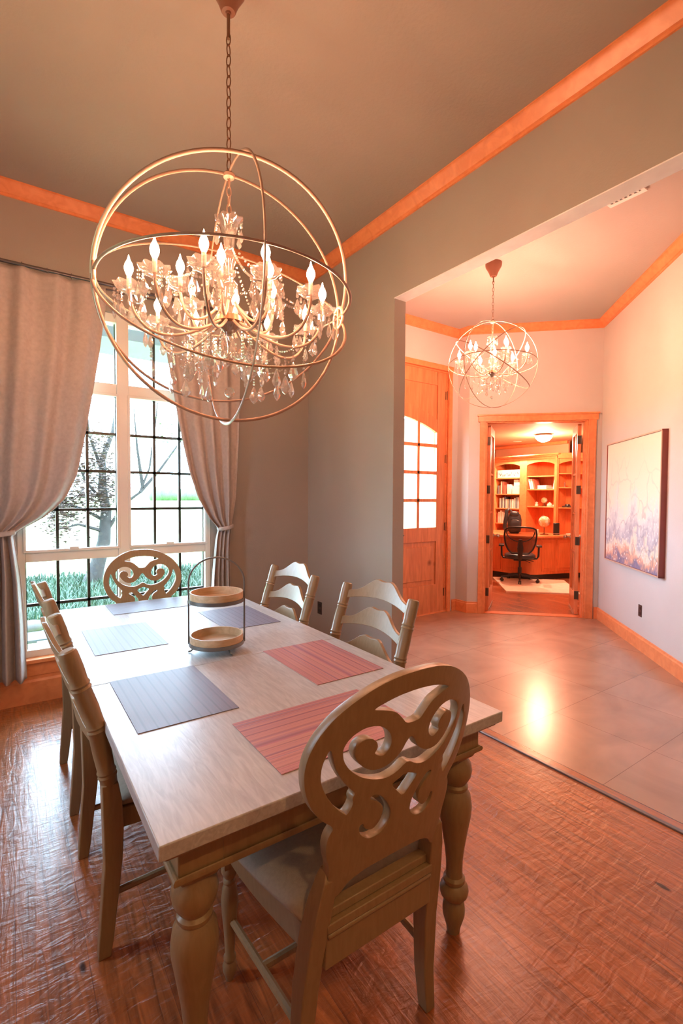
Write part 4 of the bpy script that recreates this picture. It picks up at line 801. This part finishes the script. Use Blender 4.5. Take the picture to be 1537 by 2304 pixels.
# ------------------------------------------------------------------ painting
pt = thing('framed_painting', 'large framed painting of pale blossom branches on the right wall', 'painting', tuple(R45 @ Vector((0.98, 0, 0.76))))
mb = MB(); mb.M = R45; x0, x1, z0, z1, dp = 0.33, 1.64, 0.765, 2.052, 0.05
mb.box((x0, -dp, z0), (x0+0.014, 0, z1)).box((x1-0.014, -dp, z0), (x1, 0, z1)).box((x0, -dp, z0), (x1, 0, z0+0.014)).box((x0, -dp, z1-0.014), (x1, 0, z1)); mb.build('frame', 'frame', pt, bevel=0.002)
mb = MB(); mb.M = R45; e = 0.012
mb.box((x0, -dp-0.002, z0), (x0+e, -dp+0.004, z1)).box((x1-e, -dp-0.002, z0), (x1, -dp+0.004, z1)).box((x0, -dp-0.002, z0), (x1, -dp+0.004, z0+e)).box((x0, -dp-0.002, z1-e), (x1, -dp+0.004, z1)); mb.build('frame_lip', 'framegold', pt)
mb = MB(); mb.M = R45; mb.box((x0+0.014, -dp+0.008, z0+0.014), (x1-0.014, -0.01, z1-0.014)); mb.build('canvas', 'art', pt, smooth=0)
# ------------------------------------------------------------------ the office beyond
mb = MB(); mb.prism([(7.163, 5.549), (6.28, 4.614), (7.05, 3.87), (7.954, 4.668)], 0.0, 0.012); tag(mb.build('rug', 'rug', None, smooth=0), 'cream rug on the office floor under the mesh chair', 'rug')
bd = thing('desk_cabinet', 'curved built-in wood desk cabinet with panelled doors along the office wall', 'desk', (8.0, 5.6, 0))
front = [(7.27, 6.60), (7.275, 5.9), (7.285, 5.45), (7.33, 5.20), (7.42, 5.03), (7.56, 4.92), (7.75, 4.86), (8.2, 4.72), (8.75, 4.50)]
def offs(P, d):
    out = []
    for i, p in enumerate(P):
        a = Vector(P[max(i-1, 0)]); b = Vector(P[min(i+1, len(P)-1)]); t_ = (b-a).normalized(); n_ = Vector((-t_.y, t_.x)); out.append(tuple(Vector(p)+n_*d))
    return out
body = offs(front, 0.03); toe = offs(front, 0.10)
MB().prism(body+[(8.8, 6.60)], 0.10, 0.735).build('cabinet_body', 'cab', bd)
MB().prism(toe+[(8.8, 6.60)], 0.0, 0.10).build('toe_kick', 'black', bd)
MB().prism(offs(front, -0.005)+[(8.8, 6.60)], 0.735, 0.775).build('worktop', 'trim', bd, bevel=0.008)
def on_front(u0, u1, z0, z1, depth, name, mat):
    # panel strip following the front curve between lengths u0 and u1
    P = [Vector(p) for p in body]; L = [0]
    for a, b in zip(P, P[1:]): L.append(L[-1]+(b-a).length)
    def at(s_):
        for i in range(len(P)-1):
            if s_ <= L[i+1]+1e-9: u = (s_-L[i])/(L[i+1]-L[i]); p = P[i].lerp(P[i+1], u); t_ = (P[i+1]-P[i]).normalized(); return p, Vector((t_.y, -t_.x))
        return P[-1], Vector((0, -1))
    vs = []; n = 8
    for k in range(n+1):
        p, nn = at(u0+(u1-u0)*k/n); o2 = p+nn*depth
        vs += [(p.x, p.y, z0), (o2.x, o2.y, z0), (o2.x, o2.y, z1), (p.x, p.y, z1)]
    fs = []
    for k in range(n):
        i = 4*k
        for q in range(4): fs.append((i+q, i+(q+1) % 4, i+4+(q+1) % 4, i+4+q))
    fs += [(3, 2, 1, 0), (4*n, 4*n+1, 4*n+2, 4*n+3)]
    mb = MB(); mb.add(vs, fs); return mb.build(name, mat, bd, bevel=0.003)
for (a, b) in ((0.05, 0.55), (0.60, 1.10), (1.16, 1.46), (1.84, 2.10), (2.16, 2.60), (2.66, 3.05)):
    d = on_front(a, b, 0.15, 0.70, 0.012, 'door', 'cab')
    q = on_front(a+0.05, b-0.05, 0.20, 0.65, 0.018, 'raised_panel', 'cab'); q.parent = d
sh = thing('bookcase', 'built-in arched wood bookcase above the office desk', 'bookcase', (8.4, 5.7, 0.775))
XF, XB = 8.20, 8.55
TILT = Matrix.Translation((8.2, 4.98, 0)) @ Matrix.Rotation(math.radians(47), 4, 'Z')
def bay(y0, y1, xf, xb, shelves, ztop, arch, K=Matrix.Identity(4)):
    mb = MB(); mb.M = K; mb.box((xb-0.02, y0, 0.775), (xb, y1, 2.24)); mb.build('back_panel', 'cab', sh)
    for z in shelves:
        mb = MB(); mb.M = K; mb.box((xf+0.01, y0, z-0.022), (xb-0.02, y1, z)); mb.build('shelf', 'trim', sh, bevel=0.003)
    n = 16; vs = []; fs = []
    for k in range(n+1):
        u = k/n; y = y0+(y1-y0)*u; z = 2.05+arch*math.sin(PI*u)**0.7
        vs += [(xf-0.01, y, z), (xf-0.01, y, 2.16), (xf+0.02, y, z), (xf+0.02, y, 2.16)]
    for k in range(n): i = 4*k; fs += [(i, i+4, i+5, i+1), (i+2, i+3, i+7, i+6), (i, i+2, i+6, i+4), (i+1, i+5, i+7, i+3)]
    mb = MB(); mb.M = K; mb.add(vs, fs); mb.build('arched_valance', 'trim', sh, smooth=20)
LS = (1.83, 1.51, 1.225, 0.925); CS = (1.85, 1.60, 1.277); RS = (1.89, 1.635, 1.267)
bay(5.75, 6.33, XF, XB, LS, 2.1, 0.055); bay(5.03, 5.60, XF, XB, CS, 2.1, 0.06); bay(-0.62, -0.03, 0.0, 0.22, RS, 2.1, 0.06, TILT)
for (a, b, xf, xb) in ((6.33, 6.38, XF, XB), (5.60, 5.75, XF, XB), (4.98, 5.03, XF, XB)):
    MB().box((xf-0.015, a, 0.775), (xb, b, 2.24)).build('upright', 'trim', sh, bevel=0.004)
MB().box((XF-0.02, 4.98, 2.155), (XB, 6.38, 2.20)).box((XF-0.05, 4.95, 2.20), (XB, 6.41, 2.225)).box((XF-0.08, 4.92, 2.225), (XB, 6.44, 2.25)).build('cornice', 'trim', sh, bevel=0.006)
mb = MB(); mb.M = TILT; mb.box((-0.04, -0.68, 2.155), (0.24, 0.0, 2.25)); mb.build('cornice', 'trim', sh, bevel=0.006)
mb = MB(); mb.M = TILT; mb.box((-0.01, -0.67, 0.775), (0.24, -0.62, 2.24)); mb.build('upright', 'trim', sh, bevel=0.004)
mb = MB(); mb.M = TILT; mb.box((0.0, -0.03, 0.775), (0.24, 0.0, 2.24)); mb.build('upright', 'cab', sh, bevel=0.004)
MB().box((XB, 4.98, 0.775), (XB+0.05, 6.6, 2.5)).build('back_wall_panel', 'offwall', sh)
struct(MB().box((XB-0.06, 4.98, 2.44), (XB, 6.6, 2.5)).build('trim_office_crown', 'trim', None, bevel=0.01))
# books and ornaments: individual things
rb = random.Random(21)
BC = [(0.75, 0.72, 0.68), (0.82, 0.80, 0.76), (0.20, 0.26, 0.30), (0.55, 0.16, 0.10), (0.66, 0.55, 0.42), (0.30, 0.20, 0.16), (0.12, 0.15, 0.22), (0.85, 0.55, 0.42)]
BM = [plain('book_cloth_%d' % i, c, 0.6) for i, c in enumerate(BC)]
CN = ['off-white', 'white', 'slate grey', 'brick red', 'tan', 'dark brown', 'navy', 'salmon']
books = {}
def book(y, z, th_, h, ci, dep, shelf_label, order, tilt=0.0, xf=XF):
    t = thing('book', '%s %s' % (CN[ci], shelf_label % order), 'book', (xf+0.04, y, z), 0, 'books standing in the office bookcase')
    t.rotation_euler = (tilt, 0, 0)
    MB().box((0, -th_/2, 0), (0.003+dep*0, th_/2, h)).box((0, -th_/2, 0), (dep, -th_/2+0.002, h)).box((0, th_/2-0.002, 0), (dep, th_/2, h)).build('cover', BM[ci], t, world=False, smooth=0)
    MB().box((0.003, -th_/2+0.002, 0.003), (dep-0.004, th_/2-0.002, h-0.003)).build('pages', 'white', t, world=False, smooth=0)
ORD = ['leftmost', 'second from left', 'third from left', 'fourth from left', 'fifth from left', 'sixth from left', 'seventh from left', 'eighth from left', 'ninth from left', 'tenth from left', 'eleventh from left', 'twelfth from left']
def row(z, y_left, specs, text, xf=XF):
    y = y_left
    for i, (th_, h, ci) in enumerate(specs):
        book(y-th_/2, z, th_, h, ci, 0.17, text, ORD[i], xf=xf); y -= th_+0.004
row(1.51, 6.30, [(.03, .17, 2), (.035, .17, 5), (.04, .25, 4), (.03, .24, 3), (.035, .17, 3)], 'book on the second shelf of the left bay, %s')
row(1.225, 6.25, [(.035, .20, 0), (.03, .2, 2), (.04, .21, 1), (.022, .23, 6), (.04, .18, 0), (.03, .18, 4), (.03, .18, 2), (.03, .18, 1), (.05, .18, 1), (.035, .2, 0), (.035, .22, 2), (.035, .22, 1)], 'book on the third shelf of the left bay, %s')
row(0.925, 6.31, [(.03, .19, 3), (.04, .22, 1), (.04, .25, 1), (.035, .22, 0), (.04, .2, 1)], 'book on the lowest shelf of the left bay, %s')
def bx(name, label, cat, a, b, mat, bev=0.004, extra=None):
    o = MB().box(a, b).build(name, mat, None, bevel=bev); tag(o, label, cat); return o
o = thing('storage_box', 'long white box with dark markings on the top left shelf', 'box', (8.3, 6.03, 1.83))
MB().box((8.225, 5.77, 1.83), (8.5, 6.30, 1.985)).build('carton', 'white', o, bevel=0.004)
mb = MB()
for k in range(16):
    y = 6.26-0.03*k-rb.random()*0.01; z = 1.875+rb.random()*0.05; mb.box((8.2225, y-0.004-rb.random()*0.004, z-0.015), (8.2245, y+0.003, z+0.02))
mb.build('print', 'black', o, smooth=0)
bx('white_box', 'small cream box standing on the second shelf of the left bay', 'box', (8.24, 5.98, 1.51), (8.42, 6.08, 1.70), 'white')
o = bx('white_box', 'wide pale box with scattered print at the right end of the second shelf', 'box', (8.24, 5.77, 1.51), (8.42, 5.96, 1.665), 'white')
bx('white_box', 'square white box stacked on the wide pale box in the left bay', 'box', (8.24, 5.77, 1.666), (8.40, 5.92, 1.79), 'white')
def leaning(y, z, th_, h, ci, tilt, label):
    t = thing('book', label, 'book', (XF+0.04, y, z), 0, 'books standing in the office bookcase'); t.rotation_euler = (tilt, 0, 0)
    MB().box((0, -th_/2, 0), (0.17, th_/2, h)).build('cover', BM[ci], t, world=False, smooth=0)
leaning(5.535, 1.602, .035, .20, 1, -0.25, 'white book leaning at the left end of the centre bay upper shelf')
leaning(5.49, 1.602, .03, .20, 0, -0.25, 'off-white book leaning beside the white one on the centre bay shelf')
leaning(5.45, 1.602, .025, .20, 3, -0.30, 'brick red book leaning outermost of the three on the centre bay shelf')
leaning(5.075, 1.602, .03, .20, 1, 0.15, 'white book leaning at the right end of the centre bay upper shelf')
for i in range(3):
    o = MB().box((8.24, 5.22, 1.60+0.024*i), (8.42, 5.40, 1.622+0.024*i)).build('book', BM[1], None, bevel=0.002)
    tag(o, 'white book lying flat on the centre bay shelf, %s of a stack of three' % ('bottom', 'middle', 'top')[i], 'book', 'books lying flat in the centre bay')
o = MB().box((8.24, 5.10, 1.60), (8.40, 5.21, 1.635)).build('wooden_box', BM[5], None, bevel=0.004); tag(o, 'low dark brown box lying right of the flat white books', 'box')
def globe(c, r, label, matn, base_h):
    t = thing('globe', label, 'globe', c)
    x, y, z = c
    MB().lathe([(0.001, 0), (r*0.75, 0), (r*0.75, 0.01), (r*0.2, 0.02), (0.008, 0.03), (0.008, base_h)], 24, c).build('stand', 'bronze', t)
    MB().ball((x, y, z+base_h+r*1.08), r, 28, 18).build('sphere', matn, t, smooth=180)
    MB().tube([(x, y+r*1.1*math.sin(a), z+base_h+r*1.08-r*1.1*math.cos(a)) for a in [PI*k/16 for k in range(17)]], 0.004, 6).build('meridian_arc', 'metal', t)
m, nt, b_ = newmat('antique_globe_paper'); tc = N(nt, 'ShaderNodeTexCoord'); no = N(nt, 'ShaderNodeTexNoise'); no.inputs['Scale'].default_value = 14; nt.links.new(tc.outputs['Object'], no.inputs[0])
rr = N(nt, 'ShaderNodeValToRGB'); rr.color_ramp.elements[0].position = 0.47; rr.color_ramp.elements[1].position = 0.53; rr.color_ramp.elements[0].color = (0.72, 0.70, 0.60, 1); rr.color_ramp.elements[1].color = (0.62, 0.42, 0.22, 1)
nt.links.new(no.outputs[0], rr.inputs[0]); nt.links.new(rr.outputs[0], b_.inputs['Base Color']); b_.inputs['Roughness'].default_value = 0.35; M['globe'] = m
globe((7.95, 5.06, 0.777), 0.098, 'cream and tan world globe on the desk in the centre bay', 'globe', 0.13)
globe((8.36, 5.33, 1.279), 0.055, 'small tilted globe ornament on the lower centre shelf', 'globe', 0.05)
def ornament(c, prof, label, mat, name='ornament', cat='ornament'):
    o = MB().lathe(prof, 16, c).build(name, mat, None); tag(o, label, cat)
ornament((8.33, 5.47, 1.278), [(0.001, 0), (0.03, 0), (0.035, 0.02), (0.02, 0.05), (0.028, 0.07), (0.001, 0.085)], 'small round pale figurine left of the little globe', 'white', 'figurine', 'figurine')
ornament((8.33, 5.20, 1.278), [(0.001, 0), (0.045, 0), (0.05, 0.03), (0.03, 0.06), (0.001, 0.08)], 'squat pale shell ornament right of the little globe', 'white', 'shell_ornament')
ornament((8.33, 5.11, 1.278), [(0.001, 0), (0.025, 0), (0.03, 0.015), (0.012, 0.04), (0.001, 0.05)], 'tiny pale ornament near the right upright of the centre shelf', 'white')
ornament((8.40, 5.055, 1.278), [(0.001, 0), (0.022, 0), (0.026, 0.10), (0.018, 0.17), (0.012, 0.19), (0.001, 0.19)], 'tall dark vase against the right upright of the centre bay', 'leather', 'vase', 'vase')
ornament(tuple(TILT @ Vector((0.10, -0.16, 1.636))), [(0.001, 0), (0.025, 0), (0.012, 0.02), (0.012, 0.05), (0.02, 0.07), (0.001, 0.1)], 'small pewter cup ornament, left of two in the right bay', 'metal')
ornament(tuple(TILT @ Vector((0.10, -0.32, 1.636))), [(0.001, 0), (0.025, 0), (0.010, 0.03), (0.02, 0.07), (0.008, 0.09), (0.001, 0.12)], 'small pewter figurine, right of two in the right bay', 'metal', 'figurine', 'figurine')
ornament(tuple(TILT @ Vector((0.11, -0.22, 1.268))), [(0.001, 0), (0.09, 0), (0.095, 0.015), (0.05, 0.03), (0.04, 0.055), (0.001, 0.06)], 'dark hat-shaped dish on the lower shelf of the right bay', 'leather', 'dish', 'dish')
ornament((7.95, 5.20, 0.776), [(0.001, 0), (0.030, 0), (0.036, 0.085), (0.032, 0.083), (0.026, 0.006), (0.001, 0.006)], 'pale patterned mug on the desk left of the globe', 'white', 'mug', 'mug')
sp = thing('smart_speaker', 'black cylinder speaker standing on the desk right of the globe', 'speaker', (8.12, 4.93, 0.776))
MB().lathe([(0.001, 0), (0.052, 0), (0.054, 0.006), (0.054, 0.205), (0.048, 0.212), (0.001, 0.212)], 28, (8.12, 4.93, 0.776)).build('speaker_body', 'black', sp, smooth=40)
MB().lathe([(0.0545, 0.012), (0.0555, 0.012), (0.0555, 0.03), (0.0545, 0.03)], 28, (8.12, 4.93, 0.776)).build('base_band', 'metal', sp, smooth=40)
bx('desk_tray', 'low pale tray on the desk beside the open glass door', 'tray', (8.28, 4.74, 0.776), (8.42, 4.84, 0.80), 'white')
# mesh task chair
oc = thing('mesh_office_chair', 'black mesh-back swivel office chair standing on the cream rug', 'office chair', (7.19, 5.02, 0.012), 0)
V_ = Vector((7.19, 5.02, 0.012)); fw = math.radians(36)      # the chair faces away from the camera
CM = Matrix.Translation(V_) @ Matrix.Rotation(fw-PI/2, 4, 'Z')   # local +y = facing direction
for k in range(5):
    a = math.radians(90+36+72*k); mb = MB(); mb.M = CM
    mb.tube([(0.03*math.cos(a), 0.03*math.sin(a), 0.115), (0.17*math.cos(a), 0.17*math.sin(a), 0.10), (0.30*math.cos(a), 0.30*math.sin(a), 0.075)], [0.026, 0.020, 0.015], 8); bs = mb.build('base_spoke', 'black', oc)
    mb = MB(); mb.M = CM @ Matrix.Translation((0.30*math.cos(a), 0.30*math.sin(a), 0.03)) @ Matrix.Rotation(a, 4, 'Z')
    mb.tube([(0, -0.024, 0), (0, -0.006, 0)], 0.028, 14).tube([(0, 0.006, 0), (0, 0.024, 0)], 0.028, 14).box((-0.012, -0.008, 0.005), (0.012, 0.008, 0.055)); mb.build('caster', 'black', bs)
mb = MB(); mb.M = CM; mb.tube([(0, 0, 0.09), (0, 0, 0.24), (0, 0, 0.241), (0, 0, 0.37)], [0.032, 0.032, 0.018, 0.018], 14); mb.box((-0.10, -0.12, 0.365), (0.10, 0.12, 0.40)); mb.build('gas_column', 'black', oc)
mb = MB(); mb.M = CM; rings = []
for ins, z in ((0.03, 0.40), (0.0, 0.42), (0.0, 0.455), (0.03, 0.475), (0.08, 0.48)): rings.append([((0.25-ins)*abs(math.cos(q))**0.7*(1 if math.cos(q) >= 0 else -1), 0.02+(0.24-ins)*abs(math.sin(q))**0.7*(1 if math.sin(q) >= 0 else -1), z) for q in [2*PI*j/32 for j in range(32)]])
mb.add(*loft(rings)); mb.build('seat', 'leather', oc, smooth=60)
def backpt(x, z):
    z0 = z; z = 0.5+(z-0.5)*0.84 if True else z
    return backpt0(x, z)
def backpt0(x, z):   # back surface, z 0.52..0.98
    return (x, -0.22-0.10*((z-0.5)/0.5)+0.10*(x/0.25)**2, z)
def backw(z): return interp([(0.50, 0.13), (0.56, 0.19), (0.68, 0.235), (0.85, 0.255), (0.97, 0.245), (1.02, 0.21)], z)
mb = MB(); mb.M = CM; pts = []
for z in [0.50+0.04*k for k in range(13)]: pts.append(backpt(backw(z), z))
for k in range(1, 10): x = backw(0.98)*(1-k/5); pts.append(backpt(x, 1.0+0.03*(1-(1-k/5)**2)))
for z in [0.98-0.04*k for k in range(13)]: pts.append(backpt(-backw(z), z))
for k in range(1, 6): x = -backw(0.5)*(1-k/3); pts.append(backpt(x, 0.495))
mb.tube(pts, 0.014, 8, closed=True); mb.build('back_frame', 'black', oc, smooth=60)
mb = MB(); mb.M = CM; mb.grid(lambda u, v: backpt((2*u-1)*backw(0.5+0.52*v)*0.97, 0.5+0.515*v), 20, 16); mb.build('back_mesh', 'mesh', oc, smooth=180)
mb = MB(); mb.M = CM; mb.tube([backpt(0.22*math.cos(a), 0.93-0.19*math.sin(a)) for a in [PI*k/20 for k in range(21)]], 0.008, 8); mb.tube([(0, -0.16, 0.40), (0, -0.27, 0.44), (0, -0.29, 0.60), (0, -0.305, 0.74)], [0.03, 0.035, 0.05, 0.03], 10); mb.build('lumbar_support', 'black', oc)
for s in (-1, 1):
    mb = MB(); mb.M = CM; mb.tube([(s*0.10, 0, 0.385), (s*0.27, 0, 0.40), (s*0.295, 0, 0.44), (s*0.30, 0, 0.60)], 0.016, 8); ar = mb.build('armrest', 'black', oc)
    mb = MB(); mb.M = CM; mb.box((s*0.30-0.045, -0.11, 0.60), (s*0.30+0.045, 0.12, 0.63)); mb.build('arm_pad', 'black', ar, bevel=0.012)
mb = MB(); mb.M = CM; mb.tube([(0.05, 0, 0.375), (0.2, -0.03, 0.36), (0.22, -0.03, 0.355)], 0.006, 6).tube([(0.05, 0.05, 0.375), (0.17, 0.02, 0.32)], 0.005, 6); mb.build('adjust_lever', 'black', oc)
# backpack on the desk
bk = thing('backpack', 'black glossy backpack slumped on the desk in front of the left bookshelves', 'backpack', (7.74, 5.58, 0.776))
LM = Matrix.Translation((7.74, 5.58, 0.776)) @ Matrix.Rotation(math.radians(-52), 4, 'Z')
def pad(nm, c, sx_, sy_, sz_, rx=0.0, ry=0.0):
    mb = MB(); mb.M = LM @ Matrix.Translation(c) @ Matrix.Rotation(ry, 4, 'Y') @ Matrix.Rotation(rx, 4, 'X')
    rings = []
    for f, z in ((0.55, -1), (0.88, -0.8), (1, -0.4), (1, 0.3), (0.86, 0.75), (0.5, 1)): rings.append([(sx_*f*abs(math.cos(q))**0.6*(1 if math.cos(q) >= 0 else -1), sy_*f*abs(math.sin(q))**0.6*(1 if math.sin(q) >= 0 else -1), z*sz_) for q in [2*PI*j/24 for j in range(24)]])
    mb.add(*loft(rings)); return mb.build(nm, 'leather', bk, smooth=60)
pad('bag_body', (0.04, 0, 0.195), 0.125, 0.085, 0.195); pad('front_pocket', (0.05, -0.085, 0.15), 0.10, 0.035, 0.11); pad('top_flap', (0.035, -0.02, 0.36), 0.085, 0.07, 0.05)
mb = MB(); mb.M = LM; mb.tube([(-0.10, -0.02, 0.02), (-0.135, -0.03, 0.12), (-0.11, -0.03, 0.30), (-0.10, -0.02, 0.42), (-0.06, 0.0, 0.455), (-0.01, 0.0, 0.40)], 0.034, 10, flat=0.5); mb.build('shoulder_strap', 'leather', bk, smooth=60)
# lamps
dl = thing('ceiling_lamp', 'frosted glass bowl ceiling lamp glowing in the office', 'ceiling lamp', (7.35, 4.72, 2.50))
MB().lathe([(0.001, 0), (0.12, 0), (0.13, -0.012), (0.128, -0.03), (0.001, -0.03)], 28, (7.35, 4.72, 2.50)).build('mounting_plate', 'bronze', dl, smooth=40)
M['bowl'] = emit('frosted_bowl_glow', (1.0, 0.72, 0.5), DOME)
MB().lathe([(0.001, -0.135), (0.04, -0.13), (0.09, -0.108), (0.125, -0.07), (0.142, -0.03), (0.136, -0.03)], 32, (7.35, 4.72, 2.50)).build('glass_bowl', 'bowl', dl, smooth=60)
def point(parent, loc, W, c, r=0.05):
    l = bpy.data.lights.new('lamp_light', 'POINT'); l.energy = W; l.color = c; l.shadow_soft_size = r
    o = bpy.data.objects.new('lamp_light', l); COL.objects.link(o); o.parent = parent; o.location = loc; return o
point(dl, (0, 0, -0.22), 130, (1.0, 0.52, 0.30), 0.10)
cn = thing('recessed_light', 'small bright recessed spotlight in the office ceiling above the bookcase', 'recessed light', (7.95, 5.65, 2.50))
MB().lathe([(0.045, -0.004), (0.075, -0.004), (0.078, 0.0), (0.045, 0.0), (0.045, -0.004)], 24, (7.95, 5.65, 2.50)).build('trim_ring', 'white', cn)
M['canlens'] = emit('can_lens_glow', (1.0, 0.78, 0.6), 40)
MB().lathe([(0.001, -0.002), (0.044, -0.002)], 24, (7.95, 5.65, 2.50)).build('lens', 'canlens', cn)
l = bpy.data.lights.new('can_spot', 'SPOT'); l.energy = CAN_W; l.color = (1.0, 0.62, 0.42); l.spot_size = 2.4; l.spot_blend = 0.6; l.shadow_soft_size = 0.04
o = bpy.data.objects.new('can_spot', l); COL.objects.link(o); o.parent = cn; o.location = (0, 0, -0.03)
for i, (x, y) in enumerate(((0.1, -1.3), (1.9, -1.3))):  # unseen lights, added to warm the chair back from behind
    rc = thing('recessed_light', 'recessed ceiling light behind the viewpoint, %s of the pair' % ('left', 'right')[i], 'recessed light', (x, y, WZ))
    MB().lathe([(0.05, -0.004), (0.085, -0.004), (0.088, 0.0), (0.05, 0.0), (0.05, -0.004)], 24, (x, y, WZ)).build('trim_ring', 'white', rc)
    MB().lathe([(0.001, -0.002), (0.049, -0.002)], 24, (x, y, WZ)).build('lens', 'canlens', rc)
    l = bpy.data.lights.new('can_spot', 'SPOT'); l.energy = REAR_FILL_W; l.color = (1.0, 0.56, 0.22); l.spot_size = 2.6; l.spot_blend = 0.7; l.shadow_soft_size = 0.08
    o = bpy.data.objects.new('can_spot', l); COL.objects.link(o); o.parent = rc; o.location = (0, 0, -0.03)
# ------------------------------------------------------------------ outdoors
mb = MB(); mb.box((-120, 4.4, -0.5), (160, 260, -0.2)); mb.box((-120, -60, -0.5), (-1.05, 4.4, -0.2)); struct(mb.build('floor_lawn', 'lawn', smooth=0))
mb = MB(); mb.box((-60, -60, -0.5), (60, -3.2, -0.2)); struct(mb.build('floor_yard', 'lawn', smooth=0))
struct(MB().box((-0.9, 4.40, 2.76), (2.4, 4.95, 3.0)).build('trim_eave', 'eave', smooth=0))
# flagstones
rf = random.Random(4); k = 0
for j in range(5):
    y0 = 4.45+0.46*j; x = -1.6+rf.uniform(0, 0.3)
    while x < 0.9:
        wd = rf.uniform(0.42, 0.7); q = 0.018
        P = [(x+q, y0+q+rf.uniform(0, .05)), (x+wd-q, y0+q+rf.uniform(0, .05)), (x+wd-q-rf.uniform(0, .04), y0+0.46-q), (x+q+rf.uniform(0, .04), y0+0.46-q)]
        o = MB().prism(P, -0.2, -0.165).build('flagstone', 'stone', None, bevel=0.006); tag(o, 'grey flagstone of the patio outside the left window panes', 'paving stone', 'patio flagstones outside the window'); x += wd
for i, (x, y, r_) in enumerate(((-0.15, 6.95, .16), (0.22, 6.9, .13), (0.52, 7.05, .15), (-0.5, 7.0, .14))):
    o = MB().ball((x, y, -0.14), r_, 14, 9, (1.3, 0.8, 0.6)).build('border_rock', 'boulder', None, smooth=180); tag(o, 'rounded pale stone edging the patio, %s' % ('beside the chair top', 'second from the curtain', 'third from the curtain', 'hidden behind the curtain edge')[i], 'rock', 'stones edging the patio')
# ground cover: blades
mb = MB(); rg = random.Random(8)
for i in range(22000):
    x = rg.uniform(-2.2, 5.0); y = rg.uniform(7.1, 10.7); h = rg.uniform(0.10, 0.26); a = rg.uniform(0, 6.28); b2 = rg.uniform(-0.14, 0.14); wd = rg.uniform(0.005, 0.011)
    dx, dy = math.cos(a)*wd, math.sin(a)*wd; lx, ly = -math.sin(a)*b2, math.cos(a)*b2
    mb.add([(x-dx, y-dy, -0.2), (x+dx, y+dy, -0.2), (x+dx*0.8+lx*0.5, y+dy*0.8+ly*0.5, -0.2+h*0.65), (x-dx*0.8+lx*0.5, y-dy*0.8+ly*0.5, -0.2+h*0.65), (x+lx, y+ly, -0.2+h*0.9)], [(0, 1, 2, 3), (3, 2, 4)])
def fast(mb, name, mat, parent=None):
    K = ROOT[parent.name] if parent is not None and parent.name in ROOT else Matrix.Identity(4)
    me = bpy.data.meshes.new(name); me.from_pydata([tuple(K @ p) for p in mb.v], [], mb.f); me.update(); me.materials.append(M[mat]); o = bpy.data.objects.new(name, me); COL.objects.link(o)
    if parent is not None: o.parent = parent
    return o
tag(fast(mb, 'ground_cover', 'cover'), 'green grassy ground cover bed outside the window', 'plants', kind='stuff')
# tree
tr = thing('garden_tree', 'leaning multi-branched tree with russet leaves outside the window', 'tree', (1.28, 9.5, -0.2))
tk = [(1.16, 9.5, -0.25), (1.28, 9.5, 0.1), (1.42, 9.5, 0.62), (1.46, 9.5, 1.16), (1.40, 9.5, 1.56), (1.42, 9.55, 2.1), (1.60, 9.6, 2.6), (1.72, 9.7, 3.3)]
MB().tube(tk, [.17, .13, .11, .09, .075, .05, .035, .015], 10).build('trunk', 'bark', tr, smooth=60)
BR = [[(1.43, 9.5, 0.75), (1.75, 9.4, 1.3), (2.0, 9.35, 1.50), (2.16, 9.3, 1.95), (2.28, 9.3, 2.85), (2.35, 9.3, 3.6)], [(2.0, 9.35, 1.50), (2.35, 9.4, 1.9), (2.8, 9.4, 2.55), (3.2, 9.4, 2.9)], [(1.44, 9.5, 1.3), (1.15, 9.4, 1.65), (0.9, 9.3, 2.2), (0.8, 9.3, 2.8)], [(1.42, 9.5, 1.0), (1.1, 9.6, 1.2), (0.7, 9.6, 1.35), (0.4, 9.6, 1.3)], [(1.4, 9.55, 1.9), (1.2, 9.5, 2.5), (1.15, 9.5, 3.2)], [(2.05, 9.35, 1.6), (1.95, 9.3, 2.3), (1.9, 9.3, 3.0)], [(1.42, 9.5, 0.8), (1.0, 9.3, 0.95), (0.62, 9.3, 0.85)]]
for br in BR: MB().tube(br, [0.035*(1-0.8*i/(len(br)-1)) for i in range(len(br))], 6).build('branch', 'bark', tr, smooth=60)
mb = MB(); rl = random.Random(3)
def leaf(mb, p, s_):
    M_ = Matrix.Rotation(rl.uniform(0, 6.28), 3, 'Z') @ Matrix.Rotation(rl.uniform(-1.2, 1.2), 3, 'X')
    mb.add([Vector(p)+M_ @ Vector(q) for q in ((-s_, 0, 0), (0, -s_*0.45, 0), (s_, 0, 0), (0, s_*0.45, 0.01))], [(0, 1, 2, 3)])
for i in range(4200):
    c = rl.choice([(1.0, 1.5), (1.15, 1.9), (1.45, 1.9), (1.35, 2.3), (0.85, 1.3), (0.7, 1.25), (1.25, 1.35), (0.75, 0.95), (1.5, 1.5)])
    leaf(mb, (rl.gauss(c[0], 0.14), rl.gauss(9.5, 0.2), rl.gauss(c[1], 0.16)), rl.uniform(0.02, 0.05))
f = fast(mb, 'russet_foliage', 'leaf', tr); f['kind'] = 'stuff'
mb = MB()
for i in range(220): leaf(mb, (rl.gauss(2.65, 0.4), rl.gauss(9.4, 0.2), rl.gauss(2.6, 0.25)), rl.uniform(0.02, 0.04))
f = fast(mb, 'sparse_green_foliage', 'leafg', tr); f['kind'] = 'stuff'
mb = MB()
for i in range(26): mb.ball((31.5+i*0.45, 130+rl.uniform(-.4, .4), 1.2), rl.uniform(1.4, 1.8), 10, 7, (1, 1, rl.uniform(0.9, 1.3)))
o = mb.build('clipped_hedge', 'leafg', None, smooth=180); tag(o, 'distant clipped green hedge across the lawn', 'hedge')
